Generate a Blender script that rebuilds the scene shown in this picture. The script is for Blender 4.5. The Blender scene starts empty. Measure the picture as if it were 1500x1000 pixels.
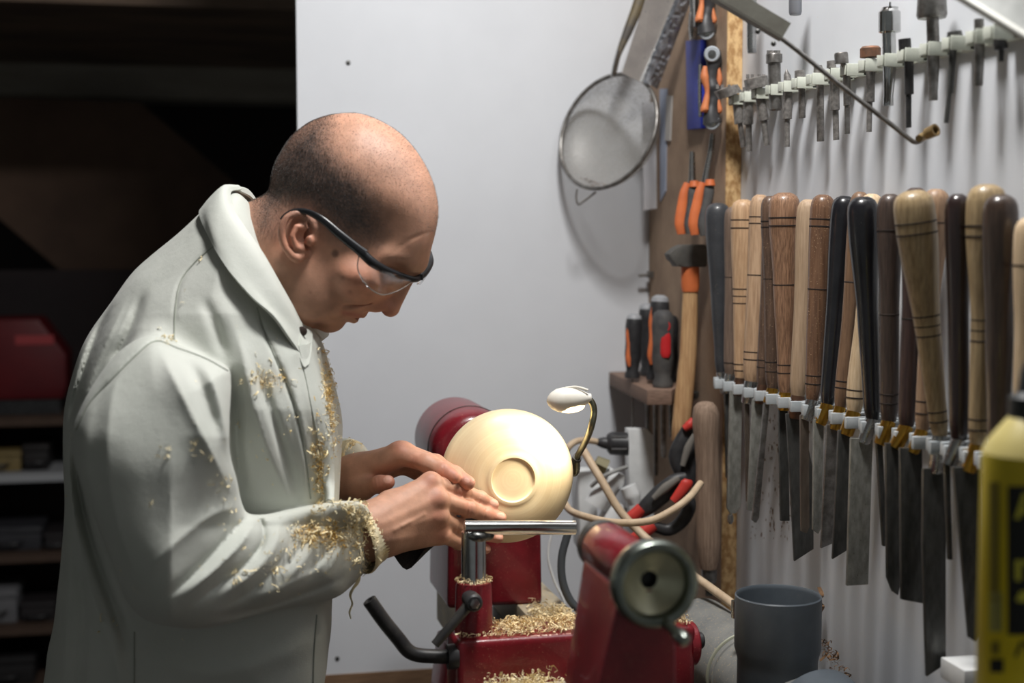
import bpy, bmesh, math, random
import numpy as np
from mathutils import Vector, Matrix
from mathutils.bvhtree import BVHTree

random.seed(7); rng = np.random.default_rng(7)
sc = bpy.context.scene
COL = sc.collection
PI = math.pi

# ---------------------------------------------------------------- camera
CAM = np.array([0.0, 0.0, 1.40])
YAW, PITCH = math.radians(11.82), math.radians(4.28)
LENS = 50.0
FP = LENS / 36.0 * 1500.0
cy_, sy_, cp_, sp_ = math.cos(YAW), math.sin(YAW), math.cos(PITCH), math.sin(PITCH)
FWD = np.array([sy_ * cp_, cy_ * cp_, -sp_])
RGT = np.array([cy_, -sy_, 0.0])
UPV = np.array([sy_ * sp_, cy_ * sp_, cp_])
cam_data = bpy.data.cameras.new('camera')
cam = bpy.data.objects.new('camera', cam_data); COL.objects.link(cam)
cam_data.lens = LENS; cam_data.sensor_width = 36.0
cam_data.clip_start = 0.05
cam_data.dof.use_dof = True; cam_data.dof.focus_distance = 1.80; cam_data.dof.aperture_fstop = 3.2
M = Matrix.Identity(4)
for i in range(3):
    M[i][0] = RGT[i]; M[i][1] = UPV[i]; M[i][2] = -FWD[i]; M[i][3] = CAM[i]
cam.matrix_world = M
sc.camera = cam

# ---------------------------------------------------------------- light, world, exposure
w = bpy.data.worlds.new('world'); sc.world = w; w.use_nodes = True
bg = w.node_tree.nodes['Background']
bg.inputs[0].default_value = (0.90, 0.96, 0.95, 1); bg.inputs[1].default_value = 0.16
vs = sc.view_settings
vs.view_transform = 'Standard'; vs.look = 'None'; vs.gamma = 1.0; vs.exposure = -0.22; vs.use_curve_mapping = False

LAMP = (0.42, 1.36, 2.60)
def area_light(name, loc, target, size, power, color):
    d = bpy.data.lights.new(name, 'AREA'); d.shape = 'DISK'; d.size = size; d.energy = power; d.color = color
    o = bpy.data.objects.new(name, d); COL.objects.link(o); o.location = loc
    v = Vector(target) - Vector(loc); o.rotation_euler = v.to_track_quat('-Z', 'Y').to_euler()
    return o
area_light('lathe_lamp_offscreen', LAMP, (0.40, 1.55, 0.5), 0.26, 34.0, (1.0, 0.98, 0.955))

# ---------------------------------------------------------------- pixels to places
def ray(px, py):
    return FWD + RGT * ((px - 750.0) / FP) + UPV * ((500.0 - py) / FP)
def at(px, py, D=None, X=None, Y=None, Z=None):
    d = ray(px, py)
    if D is not None: t = D
    elif X is not None: t = (X - CAM[0]) / d[0]
    elif Y is not None: t = (Y - CAM[1]) / d[1]
    else: t = (Z - CAM[2]) / d[2]
    return CAM + d * t
def project(P):
    q = np.asarray(P, float) - CAM
    d = q @ FWD
    return 750.0 + FP * (q @ RGT) / d, 500.0 - FP * (q @ UPV) / d, d
def depth(P): return float((np.asarray(P) - CAM) @ FWD)
def mpp(D): return D / FP           # metres in one pixel at a depth

# ---------------------------------------------------------------- shape helpers: each gives (verts, faces)
def nrm(v):
    v = np.asarray(v, float); return v / max(np.linalg.norm(v), 1e-9)
def frame(a):
    a = nrm(a); h = np.array([0, 0, 1.0]) if abs(a[2]) < 0.9 else np.array([1.0, 0, 0])
    u = nrm(np.cross(h, a)); v = np.cross(a, u); return u, v, a
def rings(cs, us, vs_, rads, n=20, cap=True, rads2=None):
    V, F = [], []
    th = np.linspace(0, 2 * PI, n, endpoint=False); c, s = np.cos(th), np.sin(th)
    for i in range(len(cs)):
        r2 = rads[i] if rads2 is None else rads2[i]
        V.append(cs[i] + np.outer(c * rads[i], us[i]) + np.outer(s * r2, vs_[i]))
    V = np.concatenate(V)
    for i in range(len(cs) - 1):
        for k in range(n):
            k2 = (k + 1) % n
            F.append((i * n + k, i * n + k2, (i + 1) * n + k2, (i + 1) * n + k))
    if cap:
        F.append(tuple(range(n - 1, -1, -1))); m = (len(cs) - 1) * n
        F.append(tuple(m + k for k in range(n)))
    return V, F
def tube(p, q, r, r2=None, n=20):
    p, q = np.asarray(p, float), np.asarray(q, float); u, v, a = frame(q - p)
    return rings([p, q], [u, u], [v, v], [r, r if r2 is None else r2], n)
def revolve(p, axis, prof, n=32, cap=True, sq=1.0, uref=None):
    """prof: (distance along axis, radius); sq flattens the section"""
    p = np.asarray(p, float); u, v, a = frame(axis)
    if uref is not None:
        u = nrm(np.asarray(uref, float) - a * np.dot(uref, a)); v = np.cross(a, u)
    cs = [p + a * t for t, r in prof]
    return rings(cs, [u] * len(prof), [v] * len(prof), [max(r, 1e-5) for t, r in prof], n, cap, [max(r, 1e-5) * sq for t, r in prof])
def catmull(pts, k=6):
    P = np.asarray(pts, float); out = []
    Q = np.vstack([2 * P[0] - P[1], P, 2 * P[-1] - P[-2]])
    for i in range(1, len(Q) - 2):
        for t in np.linspace(0, 1, k, endpoint=False):
            a, b, c, d = Q[i - 1], Q[i], Q[i + 1], Q[i + 2]
            out.append(0.5 * (2 * b + (c - a) * t + (2 * a - 5 * b + 4 * c - d) * t * t + (3 * b - a - 3 * c + d) * t ** 3))
    out.append(P[-1]); return np.array(out)
def sweep(pts, r, n=10, smooth=6, cap=True, flat=1.0, vref=None):
    P = catmull(pts, smooth) if smooth else np.asarray(pts, float)
    m = len(P)
    R = np.interp(np.linspace(0, 1, m), np.linspace(0, 1, len(r)), r) if hasattr(r, '__len__') else np.full(m, r)
    T = np.gradient(P, axis=0); us, vs2 = [], []
    u0 = frame(T[0])[0] if vref is None else np.cross(vref, nrm(T[0]))
    for i in range(m):
        t = nrm(T[i])
        if vref is not None: u0 = np.cross(vref, t)
        u0 = nrm(u0 - t * np.dot(u0, t)); us.append(u0); vs2.append(np.cross(t, u0))
    return rings(list(P), us, vs2, R, n, cap, R * flat)
def box(c, size, ax=None):
    c = np.asarray(c, float); s = np.asarray(size, float) / 2
    A = np.eye(3) if ax is None else np.array([nrm(a) for a in ax])
    V = np.array([c + (i * s[0]) * A[0] + (j * s[1]) * A[1] + (k * s[2]) * A[2] for i in (-1, 1) for j in (-1, 1) for k in (-1, 1)])
    F = [(0, 1, 3, 2), (4, 6, 7, 5), (0, 4, 5, 1), (2, 3, 7, 6), (0, 2, 6, 4), (1, 5, 7, 3)]
    return V, F
def bbox(lo, hi):
    lo, hi = np.asarray(lo, float), np.asarray(hi, float); return box((lo + hi) / 2, hi - lo)
def prism(poly, off):
    """poly: list of 3D points in a plane, pushed by the vector off"""
    P = np.asarray(poly, float); n = len(P); V = np.vstack([P, P + np.asarray(off, float)])
    F = [tuple(range(n - 1, -1, -1)), tuple(range(n, 2 * n))] + [(i, (i + 1) % n, n + (i + 1) % n, n + i) for i in range(n)]
    return V, F
def ball(c, r, n=16, m=10, ax=None):
    c = np.asarray(c, float); r = np.ones(3) * r; A = np.eye(3) if ax is None else np.array([nrm(a) for a in ax])
    V, F = [], []
    for i in range(m + 1):
        ph = PI * i / m
        for k in range(n):
            th = 2 * PI * k / n
            V.append(c + (A.T @ (r * np.array([math.sin(ph) * math.cos(th), math.sin(ph) * math.sin(th), math.cos(ph)]))))
    for i in range(m):
        for k in range(n):
            F.append((i * n + k, (i + 1) * n + k, (i + 1) * n + (k + 1) % n, i * n + (k + 1) % n))
    return np.array(V), F
def torus(c, axis, R, r, n=40, m=10, u=None, sq=1.0):
    a = nrm(axis); uu, vv, _ = frame(a)
    if u is not None: uu = nrm(u); vv = np.cross(a, uu)
    V, F = [], []
    for i in range(n):
        th = 2 * PI * i / n; d = math.cos(th) * uu + math.sin(th) * vv * sq; p = np.asarray(c) + R * d
        for k in range(m):
            ph = 2 * PI * k / m; V.append(p + r * (math.cos(ph) * nrm(d) + math.sin(ph) * a))
    for i in range(n):
        for k in range(m):
            F.append((i * m + k, ((i + 1) % n) * m + k, ((i + 1) % n) * m + (k + 1) % m, i * m + (k + 1) % m))
    return np.array(V), F

OFF = {}
def thing(name, label, cat, loc, group=None):
    o = bpy.data.objects.new(name, None); COL.objects.link(o); o.location = tuple(loc); o.empty_display_size = 0.05
    o['label'] = label; o['category'] = cat
    if group: o['group'] = group
    OFF[o] = np.asarray(loc, float); return o
def build(name, parts, mat, parent=None, smooth=40, bevel=0.0, label=None, cat=None, group=None, kind=None, loc=None, bseg=2):
    if isinstance(parts, tuple): parts = [parts]
    V, F, n = [], [], 0
    for v, f in parts:
        V.append(np.asarray(v)); F += [tuple(int(i) + n for i in q) for q in f]; n += len(v)
    V = np.concatenate(V)
    if parent is not None: off = OFF[parent]
    elif loc is not None: off = np.asarray(loc, float)
    else: off = np.array([(V[:, 0].min() + V[:, 0].max()) / 2, (V[:, 1].min() + V[:, 1].max()) / 2, V[:, 2].min()])
    me = bpy.data.meshes.new(name); me.from_pydata((V - off).tolist(), [], F); me.validate()
    bm = bmesh.new(); bm.from_mesh(me); bmesh.ops.recalc_face_normals(bm, faces=bm.faces)
    if bevel > 0:
        es = [e for e in bm.edges if len(e.link_faces) == 2 and e.calc_face_angle(0) > 0.6]
        bmesh.ops.bevel(bm, geom=es, offset=bevel, segments=bseg, profile=0.6, affect='EDGES', clamp_overlap=True)
    if smooth:
        lim = math.radians(smooth)
        for f in bm.faces: f.smooth = True
        for e in bm.edges:
            if len(e.link_faces) == 2 and e.calc_face_angle(0) > lim: e.smooth = False
    bm.to_mesh(me); bm.free()
    o = bpy.data.objects.new(name, me); COL.objects.link(o)
    if mat is not None: me.materials.append(mat)
    if parent is not None: o.parent = parent
    else: o.location = tuple(off)
    if parent is None or kind: pass
    OFF[o] = off
    if label: o['label'] = label
    if cat: o['category'] = cat
    if group: o['group'] = group
    if kind: o['kind'] = kind
    return o

# ---------------------------------------------------------------- materials
def srgb(r, g, b):
    f = lambda c: (c / 255.0) / 12.92 if c / 255.0 <= 0.04045 else ((c / 255.0 + 0.055) / 1.055) ** 2.4
    return (f(r), f(g), f(b), 1.0)
def desat(c, k):
    y = .3 * c[0] + .6 * c[1] + .1 * c[2]; return tuple(c[i] + (y - c[i]) * k for i in range(3)) + (1.0,)
MATS = {}
def mat(name, col, rough=0.5, metal=0.0, col2=None, scale=20.0, stretch=(1, 1, 1), detail=4.0, bump=0.0, bscale=None, lo=0.35, hi=0.65,
        speck=None, sscale=150.0, sthr=0.62, spec=0.5, coat=0.0, transmission=0.0, alpha=1.0, sss=0.0, rvar=0.0, ior=1.45, wave=None, sheen=0.0, bdist=0.002):
    if name in MATS: return MATS[name]
    m = bpy.data.materials.new(name); m.use_nodes = True; nt = m.node_tree; N = nt.nodes; L = nt.links
    b = N['Principled BSDF']; b.inputs['Roughness'].default_value = rough; b.inputs['Metallic'].default_value = metal
    b.inputs['Base Color'].default_value = col; b.inputs['Specular IOR Level'].default_value = spec
    b.inputs['Coat Weight'].default_value = coat; b.inputs['Transmission Weight'].default_value = transmission
    b.inputs['Alpha'].default_value = alpha; b.inputs['IOR'].default_value = ior
    if sheen: b.inputs['Sheen Weight'].default_value = sheen
    if sss: b.inputs['Subsurface Weight'].default_value = sss; b.inputs['Subsurface Radius'].default_value = (0.01, 0.004, 0.002); b.inputs['Subsurface Scale'].default_value = 0.4
    tc = N.new('ShaderNodeTexCoord'); mp = N.new('ShaderNodeMapping'); L.new(tc.outputs['Object'], mp.inputs['Vector']); mp.inputs['Scale'].default_value = stretch
    colout = None
    if col2 is not None:
        if wave:
            t = N.new('ShaderNodeTexWave'); t.wave_type = wave; t.inputs['Scale'].default_value = scale; t.inputs['Distortion'].default_value = 4.0; t.inputs['Detail'].default_value = detail; fac = t.outputs['Fac']
        else:
            t = N.new('ShaderNodeTexNoise'); t.inputs['Scale'].default_value = scale; t.inputs['Detail'].default_value = detail; t.inputs['Roughness'].default_value = 0.6; fac = t.outputs['Fac']
        L.new(mp.outputs[0], t.inputs['Vector'])
        cr = N.new('ShaderNodeValToRGB'); cr.color_ramp.elements[0].position = lo; cr.color_ramp.elements[1].position = hi
        cr.color_ramp.elements[0].color = col; cr.color_ramp.elements[1].color = col2
        L.new(fac, cr.inputs[0]); colout = cr.outputs[0]
        if rvar:
            mr = N.new('ShaderNodeMapRange'); mr.inputs[3].default_value = rough - rvar; mr.inputs[4].default_value = rough + rvar
            L.new(fac, mr.inputs[0]); L.new(mr.outputs[0], b.inputs['Roughness'])
    if speck is not None:
        t2 = N.new('ShaderNodeTexNoise'); t2.inputs['Scale'].default_value = sscale * 2.5; t2.inputs['Detail'].default_value = 2.0
        L.new(tc.outputs['Object'], t2.inputs['Vector'])
        r2 = N.new('ShaderNodeValToRGB'); r2.color_ramp.elements[0].position = sthr; r2.color_ramp.elements[1].position = sthr + 0.05
        L.new(t2.outputs['Fac'], r2.inputs[0])
        mx = N.new('ShaderNodeMix'); mx.data_type = 'RGBA'; L.new(r2.outputs[0], mx.inputs[0])
        if colout is not None: L.new(colout, mx.inputs[6])
        else: mx.inputs[6].default_value = col
        mx.inputs[7].default_value = speck; colout = mx.outputs[2]
    if colout is not None: L.new(colout, b.inputs['Base Color'])
    if bump:
        t3 = N.new('ShaderNodeTexNoise'); t3.inputs['Scale'].default_value = bscale or scale; t3.inputs['Detail'].default_value = 5.0
        L.new(mp.outputs[0], t3.inputs['Vector'])
        bp = N.new('ShaderNodeBump'); bp.inputs['Strength'].default_value = bump; bp.inputs['Distance'].default_value = bdist
        L.new(t3.outputs['Fac'], bp.inputs['Height']); L.new(bp.outputs[0], b.inputs['Normal'])
    MATS[name] = m; return m
def wood(name, a, b_, rough=0.5, coat=0.0, scale=60.0, ax=2, speck=None, bump=0.15):
    st = [1.0, 1.0, 1.0]; st[ax] = 0.06
    a, b_ = desat(a, .22), desat(b_, .22)
    scale *= 6
    return mat(name, a, rough, 0, b_, scale, tuple(st), 6.0, bump, scale * 1.5, 0.38, 0.62, speck=speck, sscale=220, sthr=0.66, coat=coat, bdist=0.0006)

STEEL = mat('steel', srgb(190, 190, 188), 0.28, 1.0, srgb(150, 150, 150), 60, bump=0.05, rvar=0.08)
CHROME = mat('chrome', srgb(205, 205, 205), 0.16, 1.0, srgb(180, 180, 178), 40, rvar=0.08)
DULL = mat('dull_steel', srgb(150, 148, 145), 0.42, 0.85, srgb(110, 106, 102), 80, bump=0.1, rvar=0.1)
DARKSTEEL = mat('dark_steel', srgb(92, 92, 90), 0.40, 0.5, srgb(68, 68, 66), 120, stretch=(1, 1, .3), bump=0.06, rvar=0.1)
GREYSTEEL = mat('grey_steel', srgb(158, 158, 152), 0.45, 0.4, srgb(126, 126, 120), 150, stretch=(1, 1, .4), bump=0.06, speck=srgb(95, 92, 86), sscale=160, sthr=0.68)
BROWNSTEEL = mat('brown_steel', srgb(128, 116, 104), 0.45, 0.7, srgb(96, 86, 78), 60, stretch=(1, 1, .3))
BRASS = mat('brass', srgb(205, 160, 70), 0.3, 1.0, srgb(165, 122, 50), 60, rvar=0.1)
BLACKP = mat('black_plastic', srgb(38, 38, 40), 0.45, 0, srgb(56, 56, 58), 50, bump=0.05)
BLACKM = mat('black_metal', srgb(42, 42, 44), 0.38, 0.3, srgb(62, 61, 60), 45, bump=0.1, speck=srgb(120, 112, 100), sscale=240, sthr=0.7)
RUBBER = mat('dusty_rubber', srgb(62, 62, 64), 0.7, 0, srgb(84, 82, 80), 40, bump=0.1)
ORANGE = mat('orange_grip', srgb(208, 112, 64), 0.5, 0, srgb(190, 100, 58), 30)
DORANGE = mat('dusty_orange_grip', srgb(196, 118, 72), 0.6, 0, srgb(178, 104, 66), 40)
RED = mat('red_enamel', srgb(128, 26, 38), 0.34, 0, srgb(108, 20, 31), 30, bump=0.12, bscale=260, coat=0.25, speck=srgb(205, 170, 140), sscale=330, sthr=0.70)
DRED = RED
PINKRED = RED
WHITEP = mat('white_plastic', srgb(226, 228, 228), 0.45, 0, srgb(214, 216, 216), 40)
GREYP = mat('grey_clip', srgb(200, 205, 208), 0.5, 0, srgb(180, 188, 192), 60)
CLIPG = mat('pale_green_clip', srgb(212, 216, 204), 0.5, 0, srgb(196, 200, 188), 60)
SHAV = mat('wood_shavings', srgb(252, 236, 196), 0.75, 0, srgb(242, 216, 164), 120, sss=0.0)
SHAVP = mat('pale_wood_shavings', srgb(246, 236, 204), 0.75, 0, srgb(238, 214, 158), 120)
BROWNSHAV = mat('brown_wood_shavings', srgb(150, 116, 84), 0.8, 0, srgb(112, 84, 60), 90)
BEIGE = mat('beige_cable', srgb(206, 184, 156), 0.55, 0, srgb(190, 166, 138), 60)
PVC = mat('grey_pvc', srgb(96, 104, 112), 0.42, 0, srgb(84, 92, 100), 14, bump=0.03, speck=srgb(150, 146, 136), sscale=300, sthr=0.72)
PVCD = mat('dusty_grey_pvc', srgb(136, 136, 132), 0.6, 0, srgb(116, 118, 118), 22, bump=0.06, speck=srgb(162, 152, 132), sscale=130, sthr=0.62)

# ---------------------------------------------------------------- the room
XW = 0.79            # white right-hand wall
XB = 0.765           # face of the brown board
YB = 2.455           # white back panel
def struct(name, parts, m, **k):
    return build(name, parts, m, kind='structure', **k)
WALLW = mat('white_panel', srgb(218, 221, 226), 0.5, 0, srgb(211, 214, 219), 3.0, bump=0.02, bscale=120)
WALLR = mat('white_board_dusty', srgb(218, 221, 226), 0.48, 0, srgb(211, 214, 219), 5.0, bump=0.02, bscale=120, speck=srgb(206, 200, 190), sscale=120, sthr=0.72)
BROWNB = mat('dusty_hardboard', srgb(158, 134, 112), 0.8, 0, srgb(134, 112, 94), 14, bump=0.08, bscale=200, speck=srgb(170, 150, 128), sscale=260, sthr=0.62)
CHIP = mat('chipboard_edge', srgb(206, 172, 124), 0.8, 0, srgb(160, 122, 78), 130, bump=0.4, bscale=160, lo=0.4, hi=0.6, stretch=(1, 1, .6))
FLOORM = mat('concrete_floor', srgb(92, 86, 80), 0.85, 0, srgb(70, 66, 62), 5, bump=0.1)
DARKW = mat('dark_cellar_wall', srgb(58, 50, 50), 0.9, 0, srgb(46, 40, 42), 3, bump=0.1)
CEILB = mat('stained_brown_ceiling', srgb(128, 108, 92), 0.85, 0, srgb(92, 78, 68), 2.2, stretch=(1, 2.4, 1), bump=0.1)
BEAMM = mat('pale_beam', srgb(168, 160, 148), 0.8, 0, srgb(140, 132, 122), 5, stretch=(.4, 2, 2))
STRIPW = wood('brown_batten_wood', srgb(150, 112, 74), srgb(118, 86, 56), 0.7, ax=0)
xl = at(437, 300, Y=YB)[0]
zb = at(560, 983, Y=YB)[2]
struct('floor', bbox((-5, -1.6, -0.05), (XW + 0.3, 7.0, 0.0)), FLOORM)
back = struct('wall_back', bbox((xl, YB, zb), (XB + 0.10, YB + 0.02, 2.72)), WALLW)
rwall = struct('wall_right', bbox((XW, 0.15, 0.0), (XW + 0.02, YB + 0.05, 2.72)), WALLR)
yb0 = at(1063, 200, X=XB)[1]
struct('wall_side', bbox((XB, yb0, 0.0), (XW - 0.0005, YB - 0.0005, 2.72)), BROWNB)
struct('trim_1', bbox((XB + 0.0004, yb0 - 0.0025, 0.0), (XW - 0.0006, yb0 + 0.0005, 2.72)), CHIP)
struct('trim_2', bbox((xl, YB - 0.002, zb - 0.05), (XB + 0.1, YB + 0.03, zb)), STRIPW)
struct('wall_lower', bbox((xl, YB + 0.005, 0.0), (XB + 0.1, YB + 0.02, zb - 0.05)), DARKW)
struct('ceiling', bbox((-5, -1.6, 2.72), (XW + 0.3, 3.42, 2.76)), BEAMM)
# back room seen past the panel
YF = 5.3
beam_lo, beam_hi = at(200, 143, Y=4.6)[2], at(200, 96, Y=4.6)[2]
struct('trim_3', bbox((-5, 4.6, beam_lo), (3.0, 4.8, beam_hi)), BEAMM, label='pale horizontal beam across the back room')
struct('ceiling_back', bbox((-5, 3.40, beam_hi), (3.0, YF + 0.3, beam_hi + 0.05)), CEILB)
struct('trim_4', bbox((-5, 3.40, beam_hi + 0.05), (3.0, 3.43, 2.72)), BEAMM)  # unseen header, added where the low ceiling starts late to let lamp light in
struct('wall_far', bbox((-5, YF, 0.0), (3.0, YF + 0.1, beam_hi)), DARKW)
struct('wall_back_right', bbox((xl + 1.4, YB + 0.08, 0.0), (xl + 1.45, YF, 2.72)), DARKW)
# brown splashes on the right-hand wall under the first tools
V_, F_ = [], []
for _ in range(170):
    px_, py_ = 1108 + rng.random() * 75, 600 + rng.random() * 190; px_ += (py_ - 690) * -.12
    c_ = at(px_, py_, X=XW - .0004); a_, b__ = .0008 + .0022 * rng.random() ** 2, .0010 + .0040 * rng.random() ** 2; n_ = len(V_)
    for k in range(7):
        th = 2 * PI * k / 7; V_.append(c_ + np.array([0, a_ * math.cos(th) * (.8 + .4 * rng.random()), b__ * math.sin(th)]))
    F_.append(tuple(range(n_, n_ + 7)))
sp_o = build('dirt_splashes', (np.array(V_), F_), mat('brown_splash', srgb(140, 112, 84), 0.8, 0, srgb(96, 76, 58), 200), rwall, kind='stuff')
# screw heads in the back panel
for px, py in ((510, 92), (494, 964)):
    p = at(px, py, Y=YB)
    build('screw', revolve(p, (0, -1, 0), [(-.001, .004), (.0012, .004), (.0022, .0025)], 12), DARKSTEEL, back)
# ================================================================ the lathe
P0 = at(752, 703, D=1.80); ZL = P0[2]
P1 = at(962, 857, Z=ZL)
AX = nrm(P1 - P0); LEN = np.linalg.norm(P1 - P0)
VX = np.array([-AX[1], AX[0], 0.0])
if VX[0] < 0: VX = -VX
ZZ = np.array([0, 0, 1.0])
def L(u, v, z): return P0 + AX * u + VX * v + ZZ * z
def uvz(P):
    q = np.asarray(P) - P0; return q @ AX, q @ VX, q[2]
def lbox(u0, u1, v0, v1, z0, z1):
    return box(L((u0 + u1) / 2, (v0 + v1) / 2, (z0 + z1) / 2), (u1 - u0, v1 - v0, z1 - z0), (AX, VX, ZZ))
ZBED = 0.862 - ZL
def on_u(px, py, u):           # pixel -> point on the plane at distance u along the lathe
    d = ray(px, py); t = ((P0 + AX * u - CAM) @ AX) / (d @ AX); return CAM + d * t

lathe = thing('wood_lathe', 'dark red wood lathe with steel tool rest, holding the pale bowl', 'lathe', (P0[0], P0[1] - 0.1, 0.0))
# bed rails
RAIL = mat('bed_rail_dusty', srgb(196, 184, 158), 0.6, 0.1, srgb(172, 162, 142), 30, bump=0.08, speck=srgb(206, 178, 124), sscale=120, sthr=0.6)
vR = uvz(at(757, 885, Z=0.862))[1]; vR2 = uvz(at(850, 905, Z=0.862))[1]
vL = uvz(at(664, 885, Z=0.862))[1]; vL2 = uvz(at(725, 905, Z=0.862))[1]
for a_, b_ in ((vL, vL2), (vR, vR2)):
    build('bed_rail', lbox(-0.415, 0.80, a_, b_, ZBED - 0.06, ZBED), RAIL, lathe, bevel=0.003)
build('bed_web', lbox(-0.42, 0.80, vL2 - 0.01, vR + 0.01, ZBED - 0.075, ZBED - 0.045), DARKSTEEL, lathe)
for u0 in (-0.36, 0.62):
    vm = (vL + vR2) / 2
    q = [L(u0, vm - 0.09, ZBED - 0.06), L(u0, vm + 0.09, ZBED - 0.06), L(u0, vm + 0.19, -ZL), L(u0, vm - 0.19, -ZL)]
    build('stand_leg', prism(q, AX * 0.10), DRED, lathe, bevel=0.006)
# headstock: pedestal, round spindle housing, chuck
HU = -0.25
c0 = L(HU, 0, 0)
pl_, pr_ = on_u(656, 850, HU), on_u(795, 850, HU)
hv0, hv1 = uvz(pl_)[1], uvz(pr_)[1]
hq = [L(HU, hv0, ZBED), L(HU, hv1, ZBED), L(HU, hv1 - 0.004, -0.01), L(HU, hv0 + 0.004, -0.01)]
hs = build('headstock', prism(hq, -AX * 0.16), DRED, lathe, bevel=0.008, bseg=3)
build('spindle_housing', revolve(L(HU + 0.012, 0.0, 0.0), -AX, [(-.012, .044), (-.006, .053), (.004, .058), (.02, .0605), (.05, .0615), (.16, .0615), (.18, .056), (.185, .03)], 48), RED, hs)
build('housing_seam', torus(L(HU - 0.03, 0, 0), AX, .0612, .0012, 48, 6), DARKSTEEL, hs)
build('spindle', revolve(L(HU + .01, 0, 0), AX, [(0, .026), (.09, .026), (.094, .040), (.14, .042), (.16, .036), (.175, .03)], 32), DARKSTEEL, hs)
# tailstock
tu0, tu1 = LEN - 0.145, LEN - 0.02
ft = [L(tu1, -.027, -.008), L(tu1, .024, -.008), L(tu1, .030, ZBED), L(tu1, -.082, ZBED)]
bt = [L(tu0, -.026, -.008), L(tu0, .026, -.008), L(tu0, .045, ZBED), L(tu0, -.060, ZBED)]
V = np.vstack([ft, bt]); Fq = [(0, 1, 2, 3), (7, 6, 5, 4), (0, 4, 5, 1), (1, 5, 6, 2), (2, 6, 7, 3), (3, 7, 4, 0)]
ts = build('tailstock', (V, Fq), DRED, lathe, bevel=0.004, bseg=3)
build('quill_housing', revolve(L(tu0 - .012, 0, 0), AX, [(0, .0235), (.004, .0255), (.108, .0255), (.111, .023)], 40), PINKRED, ts)
build('housing_collar', revolve(L(tu0 - .028, 0, 0), AX, [(0, .020), (.003, .0255), (.016, .0255), (.018, .022)], 40), DARKSTEEL, ts)
build('locking_foot', lbox(tu0 + .01, tu1 - .01, -.05, .03, ZBED - .09, ZBED + .0), DARKSTEEL, ts)
WS = mat('handwheel_steel', srgb(150, 156, 150), 0.3, 1.0, srgb(120, 126, 120), 30, rvar=0.1)
WY = mat('handwheel_dish_steel', srgb(206, 204, 178), 0.36, 0.55, srgb(186, 184, 158), 20, rvar=0.1)
hw = build('handwheel', revolve(L(LEN, 0, 0), -AX, [(.010, .0285), (.002, .0292), (-.001, .031), (-.002, .034), (-.001, .0375), (.002, .0395), (.010, .0400), (.018, .0385), (.022, .034), (.026, .022), (.05, .020)], 64, cap=False), WS, ts)
build('handwheel_dish', revolve(L(LEN, 0, 0), -AX, [(.008, .0290), (.011, .0262), (.015, .020), (.019, .013), (.021, .0092), (.0215, .0078)], 64, cap=False), WY, ts)
build('handwheel_bore', revolve(L(LEN, 0, 0), -AX, [(.0212, .0080), (.0216, .0072), (.03, .0068), (.03, .0001)], 32, cap=False), BLACKM, ts)
hb = L(LEN + .0, .0085, -.0345); he = L(LEN + .040, .0105, -.0375)
build('handwheel_handle', [revolve(hb - AX * .004, he - hb, [(0, .0055), (.012, .0045), (.026, .0052), (.036, .0068), (.044, .0068), (.049, .0045), (.0505, .001)], 20)], WS, ts)
# banjo (tool-rest base)
BU1 = 0.185; BU0 = BU1 - 0.066
ztop = uvz(on_u(800, 931, BU1))[2]
bl, br = uvz(on_u(669, 960, BU1))[1], uvz(on_u(1020, 960, BU1))[1]
bj = build('banjo', [lbox(BU0, BU1, bl, br, ZBED + 0.0005, ztop)], RED, lathe, bevel=0.009, bseg=4)
build('banjo_end_boss', revolve(L((BU0 + BU1) / 2 + .008, br - .004, (ZBED + ztop) / 2 + .012), VX, [(0, .026), (.009, .026), (.011, .024)], 32), RED, bj)
build('banjo_end_knob', revolve(L((BU0 + BU1) / 2 + .012, br + .006, (ZBED + ztop) / 2 + .016), VX, [(0, .010), (.008, .010), (.010, .008)], 20), BLACKP, bj)
pu = BU0 + 0.03
cpx = on_u(694, 890, pu)
pv = uvz(cpx)[1]
PHZ = uvz(on_u(694, 852, pu))[2]
build('post_socket', revolve(L(pu, pv, ztop - .02), ZZ, [(0, .0235), (.02, .0220), (PHZ - ztop + .016, .0208), (PHZ - ztop + .02, .0195)], 40), RED, bj)
# bent black clamping lever on the end of the banjo
lu = BU1 - 0.012
lp = [on_u(x, y, lu) for x, y in ((672, 962), (640, 961), (612, 959), (597, 952), (584, 936), (563, 910), (541, 879))]
lv = build('clamp_lever', sweep(lp, .0082, 16, 6, cap=False), BLACKM, bj)
e = lp[-1]; ed = nrm(lp[-1] - lp[-2])
build('lever_bore', revolve(e, ed, [(-.002, .0082), (.0005, .0078), (.0005, .0042), (-.001, .0037), (-.020, .0037), (-.020, .0001)], 20, cap=False), BLACKM, bj)
build('lever_collar', revolve(on_u(655, 962, lu), VX, [(0, .014), (.004, .0145), (.012, .0145)], 28), BLACKP, bj)
# locking handle of the post socket
k0, k1 = on_u(692, 880, pu + .030), on_u(637, 944, pu + .042)
kd = nrm(k1 - k0)
build('post_lock_handle', [sweep([k0, k0 + (k1 - k0) * .25, k0 + (k1 - k0) * .6, k1], [.0068, .0062, .0058, .0052], 14, 4)], BLACKM, bj)
build('post_lock_hub', [revolve(k0 - AX * .016, AX, [(0, .0095), (.02, .0105), (.026, .0100), (.028, .008)], 24)], BLACKP, bj)
build('post_lock_screw', revolve(k0 + AX * .011, AX, [(0, .0058), (.004, .0058), (.0045, .003)], 6), STEEL, bj)
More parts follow.
